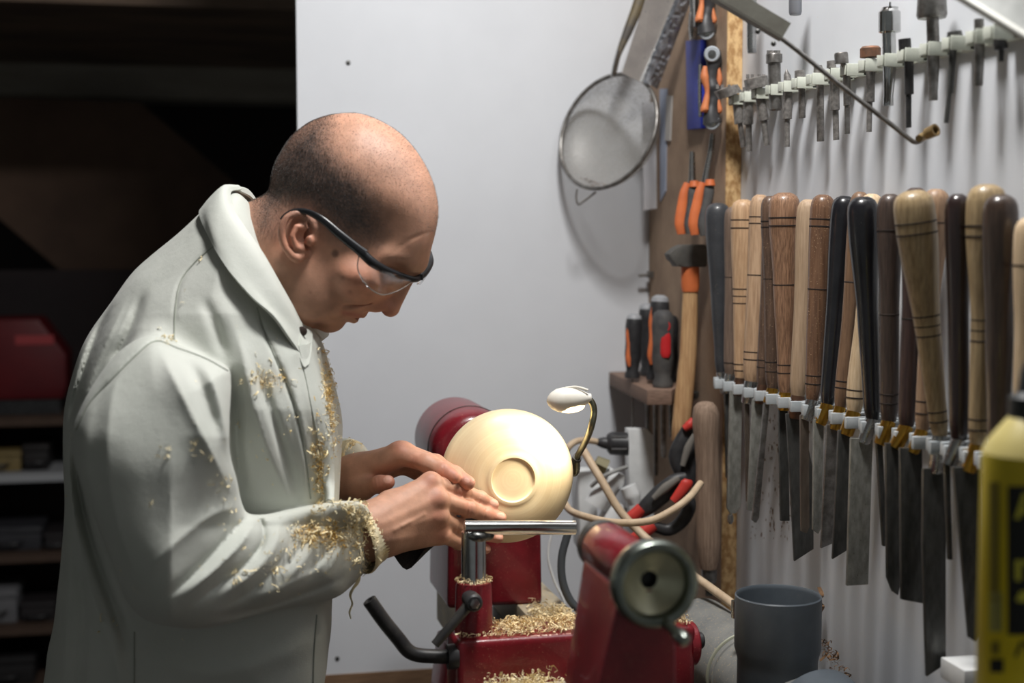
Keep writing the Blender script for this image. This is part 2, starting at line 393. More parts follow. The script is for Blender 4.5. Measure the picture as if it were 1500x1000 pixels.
# tool rest: post, bar, weld
tr = build('tool_rest_post', revolve(L(pu, pv, ztop + .004), ZZ, [(0, .0142), (uvz(on_u(697, 778, pu))[2] - ztop - .004, .0142)], 32), CHROME, lathe)
b0, b1 = on_u(680, 772.5, pu + .004), on_u(844, 772.5, pu + .014)
build('tool_rest_bar', revolve(b0, b1 - b0, [(0, .0070), (.001, .0082), (np.linalg.norm(b1 - b0) - .001, .0082), (np.linalg.norm(b1 - b0), .0072)], 28), CHROME, tr)
WELD = mat('dark_weld', srgb(60, 60, 60), 0.35, 0.9, srgb(120, 120, 118), 130, bump=0.5)
build('weld_bead', [ball(L(pu + .003, pv + .003, uvz(b0)[2] - .010), (.0140, .0150, .008), 20, 12), ball(on_u(712, 784, pu + .004), (.010, .008, .006), 14, 8)], WELD, tr)

# ---- the bowl, held on the spindle, foot towards the viewer
BOWLM = bpy.data.materials.new('pale_turned_wood'); BOWLM.use_nodes = True
nt = BOWLM.node_tree; N = nt.nodes; Lk = nt.links; bb = N['Principled BSDF']
bb.inputs['Roughness'].default_value = 0.42
tc = N.new('ShaderNodeTexCoord'); sep = N.new('ShaderNodeSeparateXYZ'); Lk.new(tc.outputs['Object'], sep.inputs[0])
ln = N.new('ShaderNodeVectorMath'); ln.operation = 'LENGTH'; cmb = N.new('ShaderNodeCombineXYZ'); Lk.new(sep.outputs[0], cmb.inputs[0]); Lk.new(sep.outputs[2], cmb.inputs[1]); Lk.new(cmb.outputs[0], ln.inputs[0])
cm2 = N.new('ShaderNodeCombineXYZ'); Lk.new(ln.outputs['Value'], cm2.inputs[0])
mul = N.new('ShaderNodeMath'); mul.operation = 'MULTIPLY'; mul.inputs[1].default_value = 0.25; Lk.new(sep.outputs[1], mul.inputs[0]); Lk.new(mul.outputs[0], cm2.inputs[1])
nz = N.new('ShaderNodeTexNoise'); nz.inputs['Scale'].default_value = 420; nz.inputs['Detail'].default_value = 3; Lk.new(cm2.outputs[0], nz.inputs['Vector'])
nz2 = N.new('ShaderNodeTexNoise'); nz2.inputs['Scale'].default_value = 30; nz2.inputs['Detail'].default_value = 3; Lk.new(tc.outputs['Object'], nz2.inputs['Vector'])
mxf = N.new('ShaderNodeMath'); mxf.operation = 'MULTIPLY_ADD'; mxf.inputs[1].default_value = 0.55; Lk.new(nz.outputs['Fac'], mxf.inputs[0])
mm = N.new('ShaderNodeMath'); mm.operation = 'MULTIPLY'; mm.inputs[1].default_value = 0.45; Lk.new(nz2.outputs['Fac'], mm.inputs[0]); Lk.new(mm.outputs[0], mxf.inputs[2])
cr = N.new('ShaderNodeValToRGB'); cr.color_ramp.elements[0].position = 0.3; cr.color_ramp.elements[1].position = 0.7
cr.color_ramp.elements[0].color = srgb(224, 200, 158); cr.color_ramp.elements[1].color = srgb(238, 220, 182)
Lk.new(mxf.outputs[0], cr.inputs[0]); Lk.new(cr.outputs[0], bb.inputs['Base Color'])
prof = [(-.0036, .0001), (-.0036, .010), (-.0034, .020), (-.0034, .0266), (-.003, .0273), (-.0012, .0278), (.0, .0286), (.0, .0310), (-.0006, .0335), (-.0012, .0352)]
for t in np.linspace(0.05, 1, 22):
    th = t * PI * 0.5
    prof.append((-.0012 - .030 * (1 - math.cos(th)) ** 1.0, .0352 + (.0865 - .0352) * math.sin(th)))
for t in np.linspace(0.1, 1, 10):
    prof.append((-.0312 - .040 * t, .0865 - .010 * t * t))
prof += [(-.0722, .074), (-.072, .066), (-.055, .060), (-.05, .0001)]
bowl_root = revolve((0, 0, 0), (0, -1, 0), [(t, r) for t, r in prof], 96, cap=False)
bo = build('wooden_bowl', bowl_root, BOWLM, None, smooth=30, loc=(0, 0, 0), label='pale cream turned wooden bowl with round foot recess, mounted on the lathe', cat='bowl')
bo.location = tuple(P0); bo.rotation_euler = (0, 0, math.atan2(AX[0], -AX[1]))
OFF[bo] = P0

# ---- little LED work lamp on a bent steel arm
LD = depth(L(0.035, .07, .1))
lamp = thing('work_lamp', 'small white oval work lamp on a bent steel arm over the bowl', 'lamp', L(-.30, .06, -.01))
la = [L(-.31, .058, .0), L(-.27, .075, -.005), at(836, 694, D=LD + .12), at(846, 668, D=LD + .08), at(857, 648, D=LD + .04), at(866, 625, D=LD), at(870, 602, D=LD), at(866, 588, D=LD), at(856, 583, D=LD)]
build('bent_arm', sweep(la, .0042, 14, 6), mat('steel_arm', srgb(150, 148, 128), 0.3, 1.0, srgb(120, 118, 100), 40), lamp)
build('arm_sleeve', tube(at(837, 692, D=LD + .115), at(846, 669, D=LD + .082), .0062, None, 16), BLACKM, lamp)
hc = at(833, 585, D=LD); hx = nrm(at(866, 583, D=LD) - at(802, 588, D=LD)); hy = np.cross(ZZ, hx); hz = np.cross(hx, hy)
LAMPW = mat('lamp_white', srgb(240, 236, 226), 0.4, 0, srgb(232, 226, 212), 30)
hd = build('lamp_head', [revolve(hc - hx * .0275, hx, [(0, .001), (.002, .006), (.006, .0105), (.013, .0145), (.022, .0158), (.034, .0145), (.044, .0105), (.052, .0062), (.056, .005), (.0565, .001)], 32, sq=1.0, uref=hz)], LAMPW, lamp)
EM = bpy.data.materials.new('led_glow'); EM.use_nodes = True
eb = EM.node_tree.nodes['Principled BSDF']; eb.inputs['Base Color'].default_value = (1, .85, .6, 1); eb.inputs['Emission Color'].default_value = (1.0, .72, .33, 1); eb.inputs['Emission Strength'].default_value = 6.0
build('led_lens', ball(hc + hx * .002 - ZZ * .0085, (.0185, .0125, .0085), 24, 12, (hx, hy, hz)), EM, hd)
build('lamp_ridge', sweep([hc + hx * -.004 + ZZ * .0150, hc + hx * .010 + ZZ * .0152 - hy * .003, hc + hx * .024 + ZZ * .0105 - hy * .006], .0016, 8, 5), LAMPW, hd)
sd = bpy.data.lights.new('led_light', 'SPOT'); sd.energy = 1.7; sd.color = (1.0, .9, .72); sd.spot_size = math.radians(140); sd.spot_blend = 0.6; sd.shadow_soft_size = .018
so = bpy.data.objects.new('led_light', sd); COL.objects.link(so); so.location = tuple(hc - ZZ * .021)
so.rotation_euler = (Vector(L(0, 0, .0)) - Vector(hc)).to_track_quat('-Z', 'Y').to_euler()

# ================================================================ tools on the right-hand wall
def turn(pts, Y, n=24, sq=1.0, k=0):
    """pts: (px, py, width px) along the axis of a turned piece standing in the plane Y"""
    C = [at(x, y, Y=Y) for x, y, w_ in pts]; R = [max(w_ * 0.5 * mpp(depth(c)), 2e-4) for c, (x, y, w_) in zip(C, pts)]
    a = nrm(C[-1] - C[0]); u = nrm(RGT - a * np.dot(RGT, a)); v = np.cross(a, u)
    return rings(C, [u] * len(C), [v] * len(C), R, n, True, [r * sq for r in R])
def flat(poly, Y, thick, dirv=(0, 1, 0)):
    P = [at(x, y, Y=Y) for x, y in poly]; return prism(P, np.asarray(dirv, float) * thick)
def swp(pts, D, r, **k):
    if 'flat' in k: k.setdefault('vref', FWD)
    """pts: (px, py[, depth shift]); r in px"""
    P = [at(p[0], p[1], D=D + (p[2] if len(p) > 2 else 0)) for p in pts]
    rr = [q * mpp(D) for q in r] if hasattr(r, '__len__') else r * mpp(D)
    return sweep(P, rr, **k)
XT = XW - 0.042
zrail = at(1140, 582, X=XT)[2]

WOODS = {
 'black': mat('black_lacquered_wood', srgb(34, 34, 38), 0.3, 0, srgb(24, 24, 28), 40, coat=0.4, speck=srgb(120, 112, 100), sscale=330, sthr=0.74),
 'charcoal': mat('dusty_charcoal_wood', srgb(66, 68, 72), 0.42, 0, srgb(52, 54, 58), 30, coat=0.3, speck=srgb(150, 140, 124), sscale=260, sthr=0.70),
 'greybrown': wood('grey_brown_wood', srgb(128, 104, 86), srgb(104, 84, 70), 0.55),
 'oak': wood('light_oak_wood', srgb(212, 170, 122), srgb(184, 140, 94), 0.45, 0.1),
 'oak2': wood('light_ash_wood', srgb(204, 164, 122), srgb(172, 132, 92), 0.5),
 'walnut': wood('walnut_wood', srgb(112, 84, 64), srgb(82, 60, 46), 0.42, 0.15, speck=srgb(160, 136, 112)),
 'oakdark': wood('striped_oak_wood', srgb(170, 124, 86), srgb(120, 82, 54), 0.42, 0.2, scale=110),
 'beige': wood('beige_beech_wood', srgb(190, 158, 122), srgb(170, 138, 102), 0.6),
 'brown': wood('glossy_brown_wood', srgb(132, 92, 60), srgb(104, 70, 46), 0.35, 0.3, speck=srgb(190, 160, 130)),
 'slim': wood('warm_brown_wood', srgb(136, 100, 68), srgb(110, 80, 54), 0.45, 0.1),
 'maple': wood('pale_maple_wood', srgb(218, 188, 144), srgb(196, 162, 116), 0.45, 0.1),
 'dark': wood('dark_brown_wood', srgb(84, 66, 56), srgb(64, 50, 44), 0.4, 0.2),
 'redbrown': wood('dark_reddish_wood', srgb(78, 54, 48), srgb(58, 40, 38), 0.4, 0.2),
 'olive': wood('tan_olive_wood', srgb(176, 148, 98), srgb(142, 116, 74), 0.4, 0.2),
 'light': wood('light_brown_wood', srgb(176, 138, 100), srgb(146, 110, 78), 0.45, 0.1),
 'ebony': wood('near_black_brown_wood', srgb(54, 38, 36), srgb(40, 28, 28), 0.28, 0.4),
 'chestnut': wood('chestnut_wood', srgb(76, 58, 46), srgb(58, 44, 36), 0.3, 0.35),
}
BURN = mat('burnt_ring', srgb(30, 22, 18), 0.7, 0, srgb(44, 32, 26), 60)
FER = {'s': STEEL, 'b': BRASS, 'c': mat('copper_ferrule', srgb(136, 104, 86), 0.4, 0.9, srgb(110, 84, 70), 40)}
# top x,y, bottom x,y, widths (top, waist, bottom), waist position 0..1 from the top, wood, ring heights, ferrule, blade polygon, blade steel, label
TOOLS = [
 (1051, 297, 1056, 545, 37, 25, 17, .62, 'charcoal', (), 's', [(1060, 575), (1066, 575), (1069, 660), (1065, 660)], DARKSTEEL, 'dusty charcoal black handled turning tool in the end clip by the chipboard edge'),
 (1073, 303, 1070, 548, 24, 20, 19, .5, 'greybrown', (.42, .93), 's', [(1062, 575), (1068, 575), (1067, 700), (1064, 700)], DARKSTEEL, 'slim grey-brown turning tool handle behind the light oak one'),
 (1089, 292, 1084, 554, 36, 23, 18, .70, 'oak', (.115, .16, .50, .54, .58, .92, .955), 'c', [(1070, 578), (1087, 578), (1085, 742), (1078, 752), (1070, 752), (1065, 744)], GREYSTEEL, 'light oak turning tool with many burnt rings and broad grey blade'),
 (1114, 285, 1101, 559, 30, 27, 25, .5, 'oak2', (.12, .155, .43, .84, .88), 's', [(1091, 590), (1098, 590), (1099, 735), (1094, 735)], BROWNSTEEL, 'light ash turning tool with silver ferrule and thin blade'),
 (1129, 300, 1117, 564, 22, 18, 18, .5, 'walnut', (.86, .90), 'c', [(1103, 590), (1118, 590), (1106, 749), (1095, 747)], GREYSTEEL, 'walnut turning tool handle half hidden behind the light ash one'),
 (1128, 287, 1132, 569, 28, 22, 20, .45, 'walnut', (.13, .16, .43, .86, .91), 'b', [(1121, 590), (1128, 590), (1112, 758), (1108, 766), (1102, 762)], DULL, 'walnut turning tool with brass ferrule and slanting square rod blade'),
 (1149, 282, 1150, 575, 46, 34, 21, .45, 'oakdark', (.125, .165, .46, .86, .90), 'b', [(1141, 600), (1154, 600), (1157, 763), (1144, 763)], DARKSTEEL, 'thick striped oak turning tool handle with burnt rings'),
 (1185, 292, 1169, 580, 34, 26, 24, .6, 'beige', (), 'c', [(1152, 612), (1174, 612), (1192, 690), (1192, 804), (1164, 822), (1158, 700)], DARKSTEEL, 'plain beige beech turning tool with broad dark skew blade'),
 (1206, 285, 1190, 586, 36, 29, 22, .6, 'brown', (.12, .155, .46, .88, .92), 's', [(1173, 614), (1185, 614), (1186, 772), (1182, 781), (1174, 778)], BROWNSTEEL, 'glossy brown turning tool with silver ferrule beside the black handle'),
 (1238, 287, 1212, 592, 38, 27, 22, .6, 'black', (), 'b', [(1193, 620), (1207, 620), (1204, 772), (1199, 782), (1191, 776)], GREYSTEEL, 'black lacquered turning tool with grey flat blade behind the beige one'),
 (1261, 281, 1231, 596, 30, 20, 20, .62, 'slim', (.42, .88, .91), 'b', [(1212, 628), (1229, 628), (1222, 795), (1203, 803)], DULL, 'slim warm brown turning tool with brass ferrule and grey blade'),
 (1278, 284, 1251, 603, 36, 19, 25, .55, 'maple', (.50, .54, .575, .90, .935), 'b', [(1229, 636), (1246, 636), (1241, 806), (1220, 819)], DARKSTEEL, 'pale maple turning tool handle between brown and black ones'),
 (1263, 288, 1278, 614, 46, 30, 23, .55, 'black', (), 's', [(1247, 648), (1279, 648), (1272, 856), (1241, 858)], GREYSTEEL, 'thick glossy black turning tool with silver ferrule and broad blade'),
 (1304, 284, 1302, 617, 38, 28, 25, .5, 'dark', (.16, .53, .88, .92), 'b', [(1284, 650), (1293, 650), (1300, 800), (1294, 800)], DARKSTEEL, 'dark brown turning tool between glossy black and tan handles'),
 (1342, 275, 1328, 624, 40, 27, 25, .5, 'redbrown', (.55,), 'b', [(1298, 655), (1321, 655), (1321, 845), (1316, 872), (1308, 866), (1300, 846)], DARKSTEEL, 'dark reddish turning tool behind the wide tan handle'),
 (1372, 277, 1351, 630, 42, 26, 22, .5, 'light', (.14, .88, .93), 'b', [(1319, 662), (1351, 662), (1353, 884), (1321, 878)], DARKSTEEL, 'light brown turning tool handle with square ended dark blade'),
 (1336, 279, 1377, 638, 60, 36, 26, .62, 'olive', (.13, .175, .51, .55, .59, .90, .94), 's', [(1353, 692), (1386, 692), (1386, 972), (1358, 991), (1352, 800)], DARKSTEEL, 'tan olive turning tool leaning out with longest broad dark blade'),
 (1403, 284, 1405, 644, 38, 30, 27, .55, 'ebony', (), 's', [(1384, 680), (1392, 680), (1396, 820), (1390, 820)], DARKSTEEL, 'near-black brown turning tool between two tan handles'),
 (1446, 270, 1432, 652, 58, 32, 27, .55, 'olive', (.16, .20, .52, .56, .60, .90, .94), 'b', [(1397, 690), (1436, 690), (1436, 925), (1429, 940), (1420, 934)], DARKSTEEL, 'tan olive turning tool with dark rings next to the chestnut handle'),
 (1466, 285, 1462, 662, 52, 40, 30, .55, 'chestnut', (), 's', [(1440, 700), (1462, 700), (1462, 880), (1446, 880)], DARKSTEEL, 'chestnut brown turning tool nearest the yellow bottle'),
 (1512, 318, 1496, 672, 50, 34, 28, .55, 'maple', (.2,), 's', [(1470, 710), (1500, 710), (1500, 880), (1474, 880)], DARKSTEEL, 'pale turning tool handle at the end of the rack behind the yellow bottle'),
]
tool_Y = []
for (tx, ty, bx_, by, wt, ww, wb, wp, wd, ringt, fer, blade, bm_, lab) in TOOLS:
    pb = at(bx_, by + 6, X=XT); Y = pb[1]; tool_Y.append(Y)
    t = thing('turning_tool', lab, 'turning tool', (pb[0], pb[1], at(blade[-1][0], max(p[1] for p in blade), Y=Y)[2]), 'turning tools clipped along the wall rail')
    ts_ = [0, .008, .02, .04, .07, .12, .2, .3, .4, .5, .6, .7, .78, .85, .91, .95, .98, 1.0]
    keys = [0, .008, .02, .04, .07, .12, wp, .88, .94, .975, 1.0]
    vals = [wt * .35, wt * .60, wt * .80, wt * .93, wt * .99, wt, ww, wb * 1.08, wb * 1.06, wb * .94, wb * .80]
    def wid(q):
        if q <= .12 or q >= .88: return float(np.interp(q, keys, vals))
        if q < wp: s = (q - .12) / (wp - .12); s = s * s * (3 - 2 * s); return wt + (ww - wt) * s
        s = (q - wp) / (.88 - wp); s = s * s * (3 - 2 * s); return ww + (wb * 1.08 - ww) * s
    cx = lambda q: tx + (bx_ - tx) * q
    cyy = lambda q: ty + (by - ty) * q
    h = build('handle', turn([(cx(q), cyy(q), wid(q)) for q in ts_], Y, 28), WOODS[wd], t)
    for q in ringt:
        e = .0032
        build('burnt_ring', turn([(cx(q - e), cyy(q - e), wid(q - e) * 1.0), (cx(q - e * .8), cyy(q - e * .8), wid(q) * 1.018), (cx(q + e * .8), cyy(q + e * .8), wid(q) * 1.018), (cx(q + e), cyy(q + e), wid(q + e))], Y, 28), BURN, h)
    bt_ = blade[0]; bt2 = blade[1]; fx = (bt_[0] + bt2[0]) / 2
    fy = max(bt_[1], by + 14)
    fw = wb * .86
    f0 = (cx(1.0), by - 1)
    build('ferrule', turn([(f0[0], f0[1], fw * .95), (f0[0] * .98 + fx * .02, by + 1, fw), (fx * .85 + f0[0] * .15, fy - 1, fw * .96), (fx, fy + 1, fw * .80)], Y, 24), FER[fer], t)
    poly = [(x, y if y > 2000 else y) for x, y in blade]
    poly[0] = (poly[0][0], poly[0][1] - 6); poly[1] = (poly[1][0], poly[1][1] - 6)
    bl_ = build('blade', flat(poly, Y - 0.002, 0.005), bm_, t, bevel=0.0008)
    if lab.startswith('light oak'):
        build('tip_bearing', [turn([(1070, 752, 5), (1070, 757, 9), (1070, 763, 9), (1070, 767, 4)], Y, 16)], STEEL, bl_)

# lower rail with pairs of grey clip prongs
rail = thing('tool_rail', 'grey clip rail holding the turning tools along the white wall', 'rail', (XW - .01, 1.7, zrail))
build('rail_strip', bbox((XW - .010, 1.05, zrail - .008), (XW + .001, yb0 - .004, zrail + .006)), GREYP, rail)
yy = [at(c, 555 + .2875 * (c - 1047) + 4, X=XT - .012)[1] for c in (1047, 1060, 1074.5, 1090, 1106, 1122.7, 1140, 1158, 1176, 1196.6, 1217, 1238, 1261, 1285.5, 1310, 1336, 1361, 1382, 1410, 1432, 1462, 1494)]
for i, y in enumerate(yy):
    c = build('clip', [bbox((XT - .0145, y - .0085, zrail - .010), (XW - .008, y - .0025, zrail + .004)), bbox((XT - .0115, y + .0025, zrail - .008), (XW - .008, y + .0085, zrail + .006))], GREYP, rail, bevel=0.001)

# upper rail of drill bits
XU = XW - 0.025
zup = at(1176, 122, X=XU)[2]
rail2 = thing('bit_rail', 'pale green clip rail holding drill bits high on the white wall', 'rail', (XW - .01, 1.7, zup))
build('rail_strip', bbox((XW - .006, 1.10, zup - .003), (XW + .001, yb0 - .01, zup + .004)), CLIPG, rail2)
RUST = mat('rusty_steel', srgb(150, 104, 78), 0.6, 0.5, srgb(108, 84, 70), 60, bump=0.2)
OLDSTEEL = mat('old_bit_steel', srgb(150, 146, 142), 0.45, 0.45, srgb(108, 105, 102), 160, bump=0.15)
GREENST = DULL
# clip x, pieces (x, y, w) from top to bottom, metal, label
BITS = [
 (1081, 146, [(1062, 128, 6), (1063, 129, 36), (1070, 140, 37), (1071, 141, 10), (1079, 147, 13), (1081, 158, 15), (1083, 180, 15), (1084, 181, 8), (1089, 215, 8)], OLDSTEEL, 'tilted wide Forstner bit at the chipboard end of the bit rail'),
 (1097, 143, [(1093, 128, 10), (1093, 136, 10), (1096, 137, 15), (1096, 182, 15), (1097, 183, 9), (1097, 222, 9)], OLDSTEEL, 'plain stepped drill bit beside the tilted wide bit'),
 (1115, 138, [(1106, 113, 22), (1107, 114, 35), (1109, 129, 35), (1110, 130, 14), (1114, 145, 14), (1119, 176, 15), (1119, 177, 10), (1123, 213, 9)], OLDSTEEL, 'disc headed Forstner bit leaning in the rail'),
 (1136, 133, [(1133, 74, 2), (1133, 79, 22), (1134, 80, 24), (1134, 92, 24), (1134, 93, 19), (1136, 160, 18), (1136, 162, 15)], DULL, 'saw toothed Forstner bit standing tall near the chipboard edge'),
 (1155, 129, [(1152, 101, 1), (1153, 110, 10), (1154, 120, 12), (1154, 121, 14), (1153, 174, 14), (1153, 175, 8), (1153, 215, 8)], OLDSTEEL, 'pointed spade drill bit with thick stepped shank'),
 (1175, 124, [(1171, 103, 14), (1172, 113, 16), (1174, 114, 10), (1175, 172, 10), (1175, 173, 9)], OLDSTEEL, 'short slim drill bit in the rail'),
 (1197, 119, [(1198, 96, 12), (1199, 108, 15), (1201, 109, 11), (1202, 206, 11), (1202, 207, 10)], OLDSTEEL, 'long straight shank drill bit with brownish head'),
 (1224, 110, [(1217, 89, 12), (1218, 99, 14), (1222, 100, 14), (1223, 161, 14), (1224, 162, 9), (1225, 205, 9)], OLDSTEEL, 'stepped drill bit with rounded grey head'),
 (1248, 105, [(1232, 77, 18), (1232, 79, 20), (1233, 93, 20), (1235, 94, 8), (1240, 100, 11), (1241, 154, 11), (1241, 155, 8), (1241, 196, 8)], DULL, 'drill bit with bright cylindrical head'),
 (1275, 98, [(1275, 68, 24), (1275, 71, 30), (1275, 84, 30), (1275, 85, 14), (1275, 149, 12), (1274, 150, 8), (1273, 193, 8)], RUST, 'rust stained wide headed drill bit'),
 (1303, 92, [(1304, 3, 3), (1304, 13, 4), (1303, 14, 24), (1303, 18, 32), (1303, 47, 32), (1302, 49, 20), (1303, 100, 19), (1301, 143, 14), (1301, 144, 15), (1301, 155, 15)], CHROME, 'shiny steel drill chuck with tapered shank in the bit rail'),
 (1333, 86, [(1325, 57, 18), (1326, 74, 18), (1331, 75, 13), (1332, 138, 13), (1331, 139, 8), (1331, 187, 8)], BLACKM, 'black drill bit with cross knob beside the shiny chuck'),
 (1367, 76, [(1365, -12, 40), (1365, 22, 44), (1365, 27, 40), (1366, 28, 18), (1367, 60, 18), (1367, 100, 17), (1367, 134, 13), (1367, 147, 13)], GREENST, 'large steel chuck with long morse taper shank'),
 (1400, 66, [(1398, 46, 20), (1399, 56, 24), (1397, 57, 12), (1392, 136, 9), (1391, 137, 7), (1386, 180, 7)], DARKSTEEL, 'thin dark drill bit leaning under a brown scrap'),
 (1436, 58, [(1434, 28, 14), (1435, 70, 15), (1433, 124, 13), (1433, 126, 11)], GREENST, 'plain grey drill sleeve in the rail beside the thin leaning bit'),
 (1462, 64, [(1462, 40, 8), (1465, 62, 20), (1467, 72, 20), (1467, 74, 8), (1467, 90, 7)], BLACKM, 'short black knob ended bit by the grey hood'),
]
for (cx_, cy2, prt, m_, lab) in BITS:
    pc = at(cx_, cy2, X=XU); Y = pc[1]
    low = at(prt[-1][0], prt[-1][1], Y=Y)
    t = thing('drill_bit', lab, 'drill bit', tuple(low), 'drill bits on the upper rail')
    # split head and shank
    j = max(range(1, len(prt)), key=lambda i: abs(prt[i][2] - prt[i - 1][2]) if prt[i][1] < cy2 + 2 else -1)
    if 2 <= j <= len(prt) - 2:
        build('head', turn(prt[:j], Y, 24), m_, t, smooth=30)
        build('shank', turn([(prt[j - 1][0], prt[j - 1][1] - 2, prt[j][2])] + prt[j:], Y, 20), m_ if m_ is not RUST else OLDSTEEL, t, smooth=30)
    else:
        build('shank', turn(prt, Y, 20), m_, t, smooth=30)
    if 'Forstner' in lab or 'saw' in lab:
        hx_, hy_, hw_ = prt[1]; 
        for k in range(4):
            a_ = k * PI / 2 + .4; p = at(hx_ + math.cos(a_) * hw_ * .36, hy_ - 2, Y=Y + math.sin(a_) * hw_ * .36 * mpp(depth(low)))
            build('cutter', box(p, (.004, .003, .006)), m_, t)
    build('clip', [bbox((XU - .011, Y - .0105, zup - .0075), (XW - .006, Y - .0085, zup + .0075)), bbox((XU - .011, Y + .0085, zup - .0075), (XW - .006, Y + .0105, zup + .0075)), bbox((XU + .010, Y - .0105, zup - .007), (XW - .004, Y + .0105, zup + .007)), bbox((XU - .0125, Y - .0075, zup - .006), (XU - .0105, Y + .0075, zup + .006))], CLIPG, rail2, bevel=0.0008)
# tools hanging above the bit rail
p = at(1102, 40, X=XW - .03)
build('steel_bar', turn([(1101, -25, 15), (1101, 70, 14), (1102, 78, 14)], p[1], 20), STEEL, label='bright steel bar hanging against the white wall beside the chipboard edge', cat='bar')
p = at(1165, 0, X=XW - .03)
build('grey_rod', turn([(1165, -30, 19), (1165, 18, 19), (1165, 22, 16)], p[1], 20), mat('grey_rod_steel', srgb(140, 142, 148), 0.45, 0.5), label='dull grey round rod hanging above the bit rail', cat='rod')
# angle bar with thin rod and brass tip reaching in from above
ab = thing('hinged_stay', 'grey steel angle bar with thin rod and brass tipped end before the wall', 'stay', at(1345, 205, D=1.55))
AD = 1.52
A0, A1 = at(1030, -18, D=AD), at(1148, 52, D=AD)
ad = nrm(A1 - A0); an = nrm(np.cross(ad, FWD)); an = an if an[2] > 0 else -an
build('angle_bar', [box((A0 + A1) / 2 + an * .006 , (np.linalg.norm(A1 - A0), .018, .002), (ad, an, FWD)), box((A0 + A1) / 2 - an * .003 + FWD * .007, (np.linalg.norm(A1 - A0), .002, .016), (ad, an, FWD))], mat('grey_angle_steel', srgb(116, 115, 106), 0.5, 0.2, srgb(98, 94, 86), 30), ab)
build('rod', swp([(1100, 28), (1150, 60), (1230, 124), (1300, 178), (1328, 200), (1340, 208), (1350, 205), (1356, 198)], AD + .01, 3.6, n=12, smooth=4), DULL, ab)
for x, y in ((1110, 46), (1133, 64)): build('rivet', ball(at(x, y, D=AD - .002), .003, 10, 6), DARKSTEEL, ab)
bt0 = at(1352, 203, D=AD + .01)
build('brass_tip', [tube(at(1346, 203, D=AD), at(1362, 195, D=AD + .02), .004, .0055, 16), ], mat('dull_brass', srgb(158, 134, 92), 0.45, 0.6, srgb(120, 98, 66), 120), ab)
tp0, tp1 = at(1358, 196, D=AD), at(1371, 190, D=AD - .010); tl_ = np.linalg.norm(tp1 - tp0)
build('tip_socket', revolve(tp0, tp1 - tp0, [(0, .0001), (0, .0062), (tl_, .0068), (tl_, .0046), (tl_ - .001, .0042), (.004, .0042), (.004, .0001)], 20, cap=False), MATS['dull_brass'], ab)
# grey sheet hood in the upper corner
HD = 1.22
hood = thing('sheet_metal_hood', 'grey sheet metal hood with pale rolled edge above the bit rail', 'hood', at(1480, 30, D=HD))
hq = [at(1392, -14, D=HD + .06), at(1515, 62, D=HD), at(1560, -20, D=HD - .02), at(1480, -70, D=HD + .04)]
build('sheet', prism(hq, np.array([0, 0, .003]) + FWD * .002), mat('galvanised_sheet', srgb(160, 162, 160), 0.45, 0.2, srgb(186, 188, 186), 18, lo=.4, hi=.6), hood)
build('rolled_edge', tube(hq[0], hq[1], .0042, None, 12), mat('pale_edge', srgb(196, 196, 190), 0.5, 0.3), hood)

# ---------------------------------------------------------------- brown board: hand tools
def Yb(px, py, off=0.02): return at(px, py, X=XB - off)[1]
# folding hex key sets
def hexset(x, y0, y1, lab):
    Y = Yb(x, (y0 + y1) / 2, .018); D_ = depth(at(x, y0, Y=Y))
    t = thing('folding_hex_key_set', lab, 'hex key set', tuple(at(x, y1, Y=Y)), 'folding hex key sets on the brown board')
    n = 9; ys = np.linspace(y0, y1, n)
    build('body', swp([(x + (3 if 0 < i < n - 1 else 2) + 2 * math.sin(i * 1.6), y) for i, y in enumerate(ys)], D_, [13, 12, 9, 8.5, 12, 8.5, 9, 12, 14], n=16, smooth=4, flat=.8), BLACKP, t)
    build('side_grip', swp([(x - 8, y0 + 20), (x - 9, y0 + 36), (x - 5, y0 + 58), (x - 9, y0 + 84), (x - 7, y1 - 22)], D_ - .006, [3, 6.5, 3.4, 6.5, 3.5], n=12, smooth=5, flat=1.0), DORANGE, t)
    build('side_grip', swp([(x + 11, y0 + 22), (x + 13, y0 + 40), (x + 9, y0 + 60), (x + 13, y0 + 84), (x + 10, y1 - 18)], D_ - .002, [2.5, 4.5, 2.5, 4.5, 3], n=12, smooth=5), DORANGE, t)
    build('key_blade', swp([(x - 15, y0 + 18), (x - 16, y0 + 60), (x - 15, y1 - 10)], D_ + .004, 3.0, n=8, smooth=3), STEEL, t)
    for yy_ in (y0 + 2, y1 - 2):
        c = at(x + 2, yy_, Y=Y); a = nrm(CAM - c)
        e = build('pivot_cap', revolve(c + a * .008, a, [(0, .0120), (.006, .0120), (.0075, .0105), (.0075, .006)], 28), mat('grey_cap', srgb(170, 176, 182), 0.45, 0.2), t)
        build('pivot_screw', revolve(c + a * .0150, a, [(0, .0062), (.0015, .0062), (.002, .003)], 18), STEEL, e)
hexset(1041, 77, 181, 'dusty orange and black folding hex key set hanging below its twin')
hexset(1033, -55, 49, 'dusty orange and black folding hex key set hanging above its twin')
Y = Yb(1008, 120, .008)
build('blue_case', prism([at(x, y, X=XB - .010) for x, y in ((1004, 60), (1026, 58), (1026, 188), (1006, 190))], (.0105, 0, 0)), mat('blue_plastic', srgb(38, 52, 150), 0.4, 0, srgb(30, 42, 126), 20), label='narrow dark blue plastic case behind the hex key set', cat='case', bevel=.0015)
Y = Yb(1020, 10, .015)
build('adjustable_wrench', [turn([(1016, -40, 14), (1017, 20, 13)], Y, 10, .5), flat([(1011, 18), (1024, 18), (1025, 40), (1021, 58), (1012, 58), (1010, 40)], Y - .004, .008)], STEEL, label='steel spanner hanging behind the upper hex key set', cat='spanner', bevel=.001)
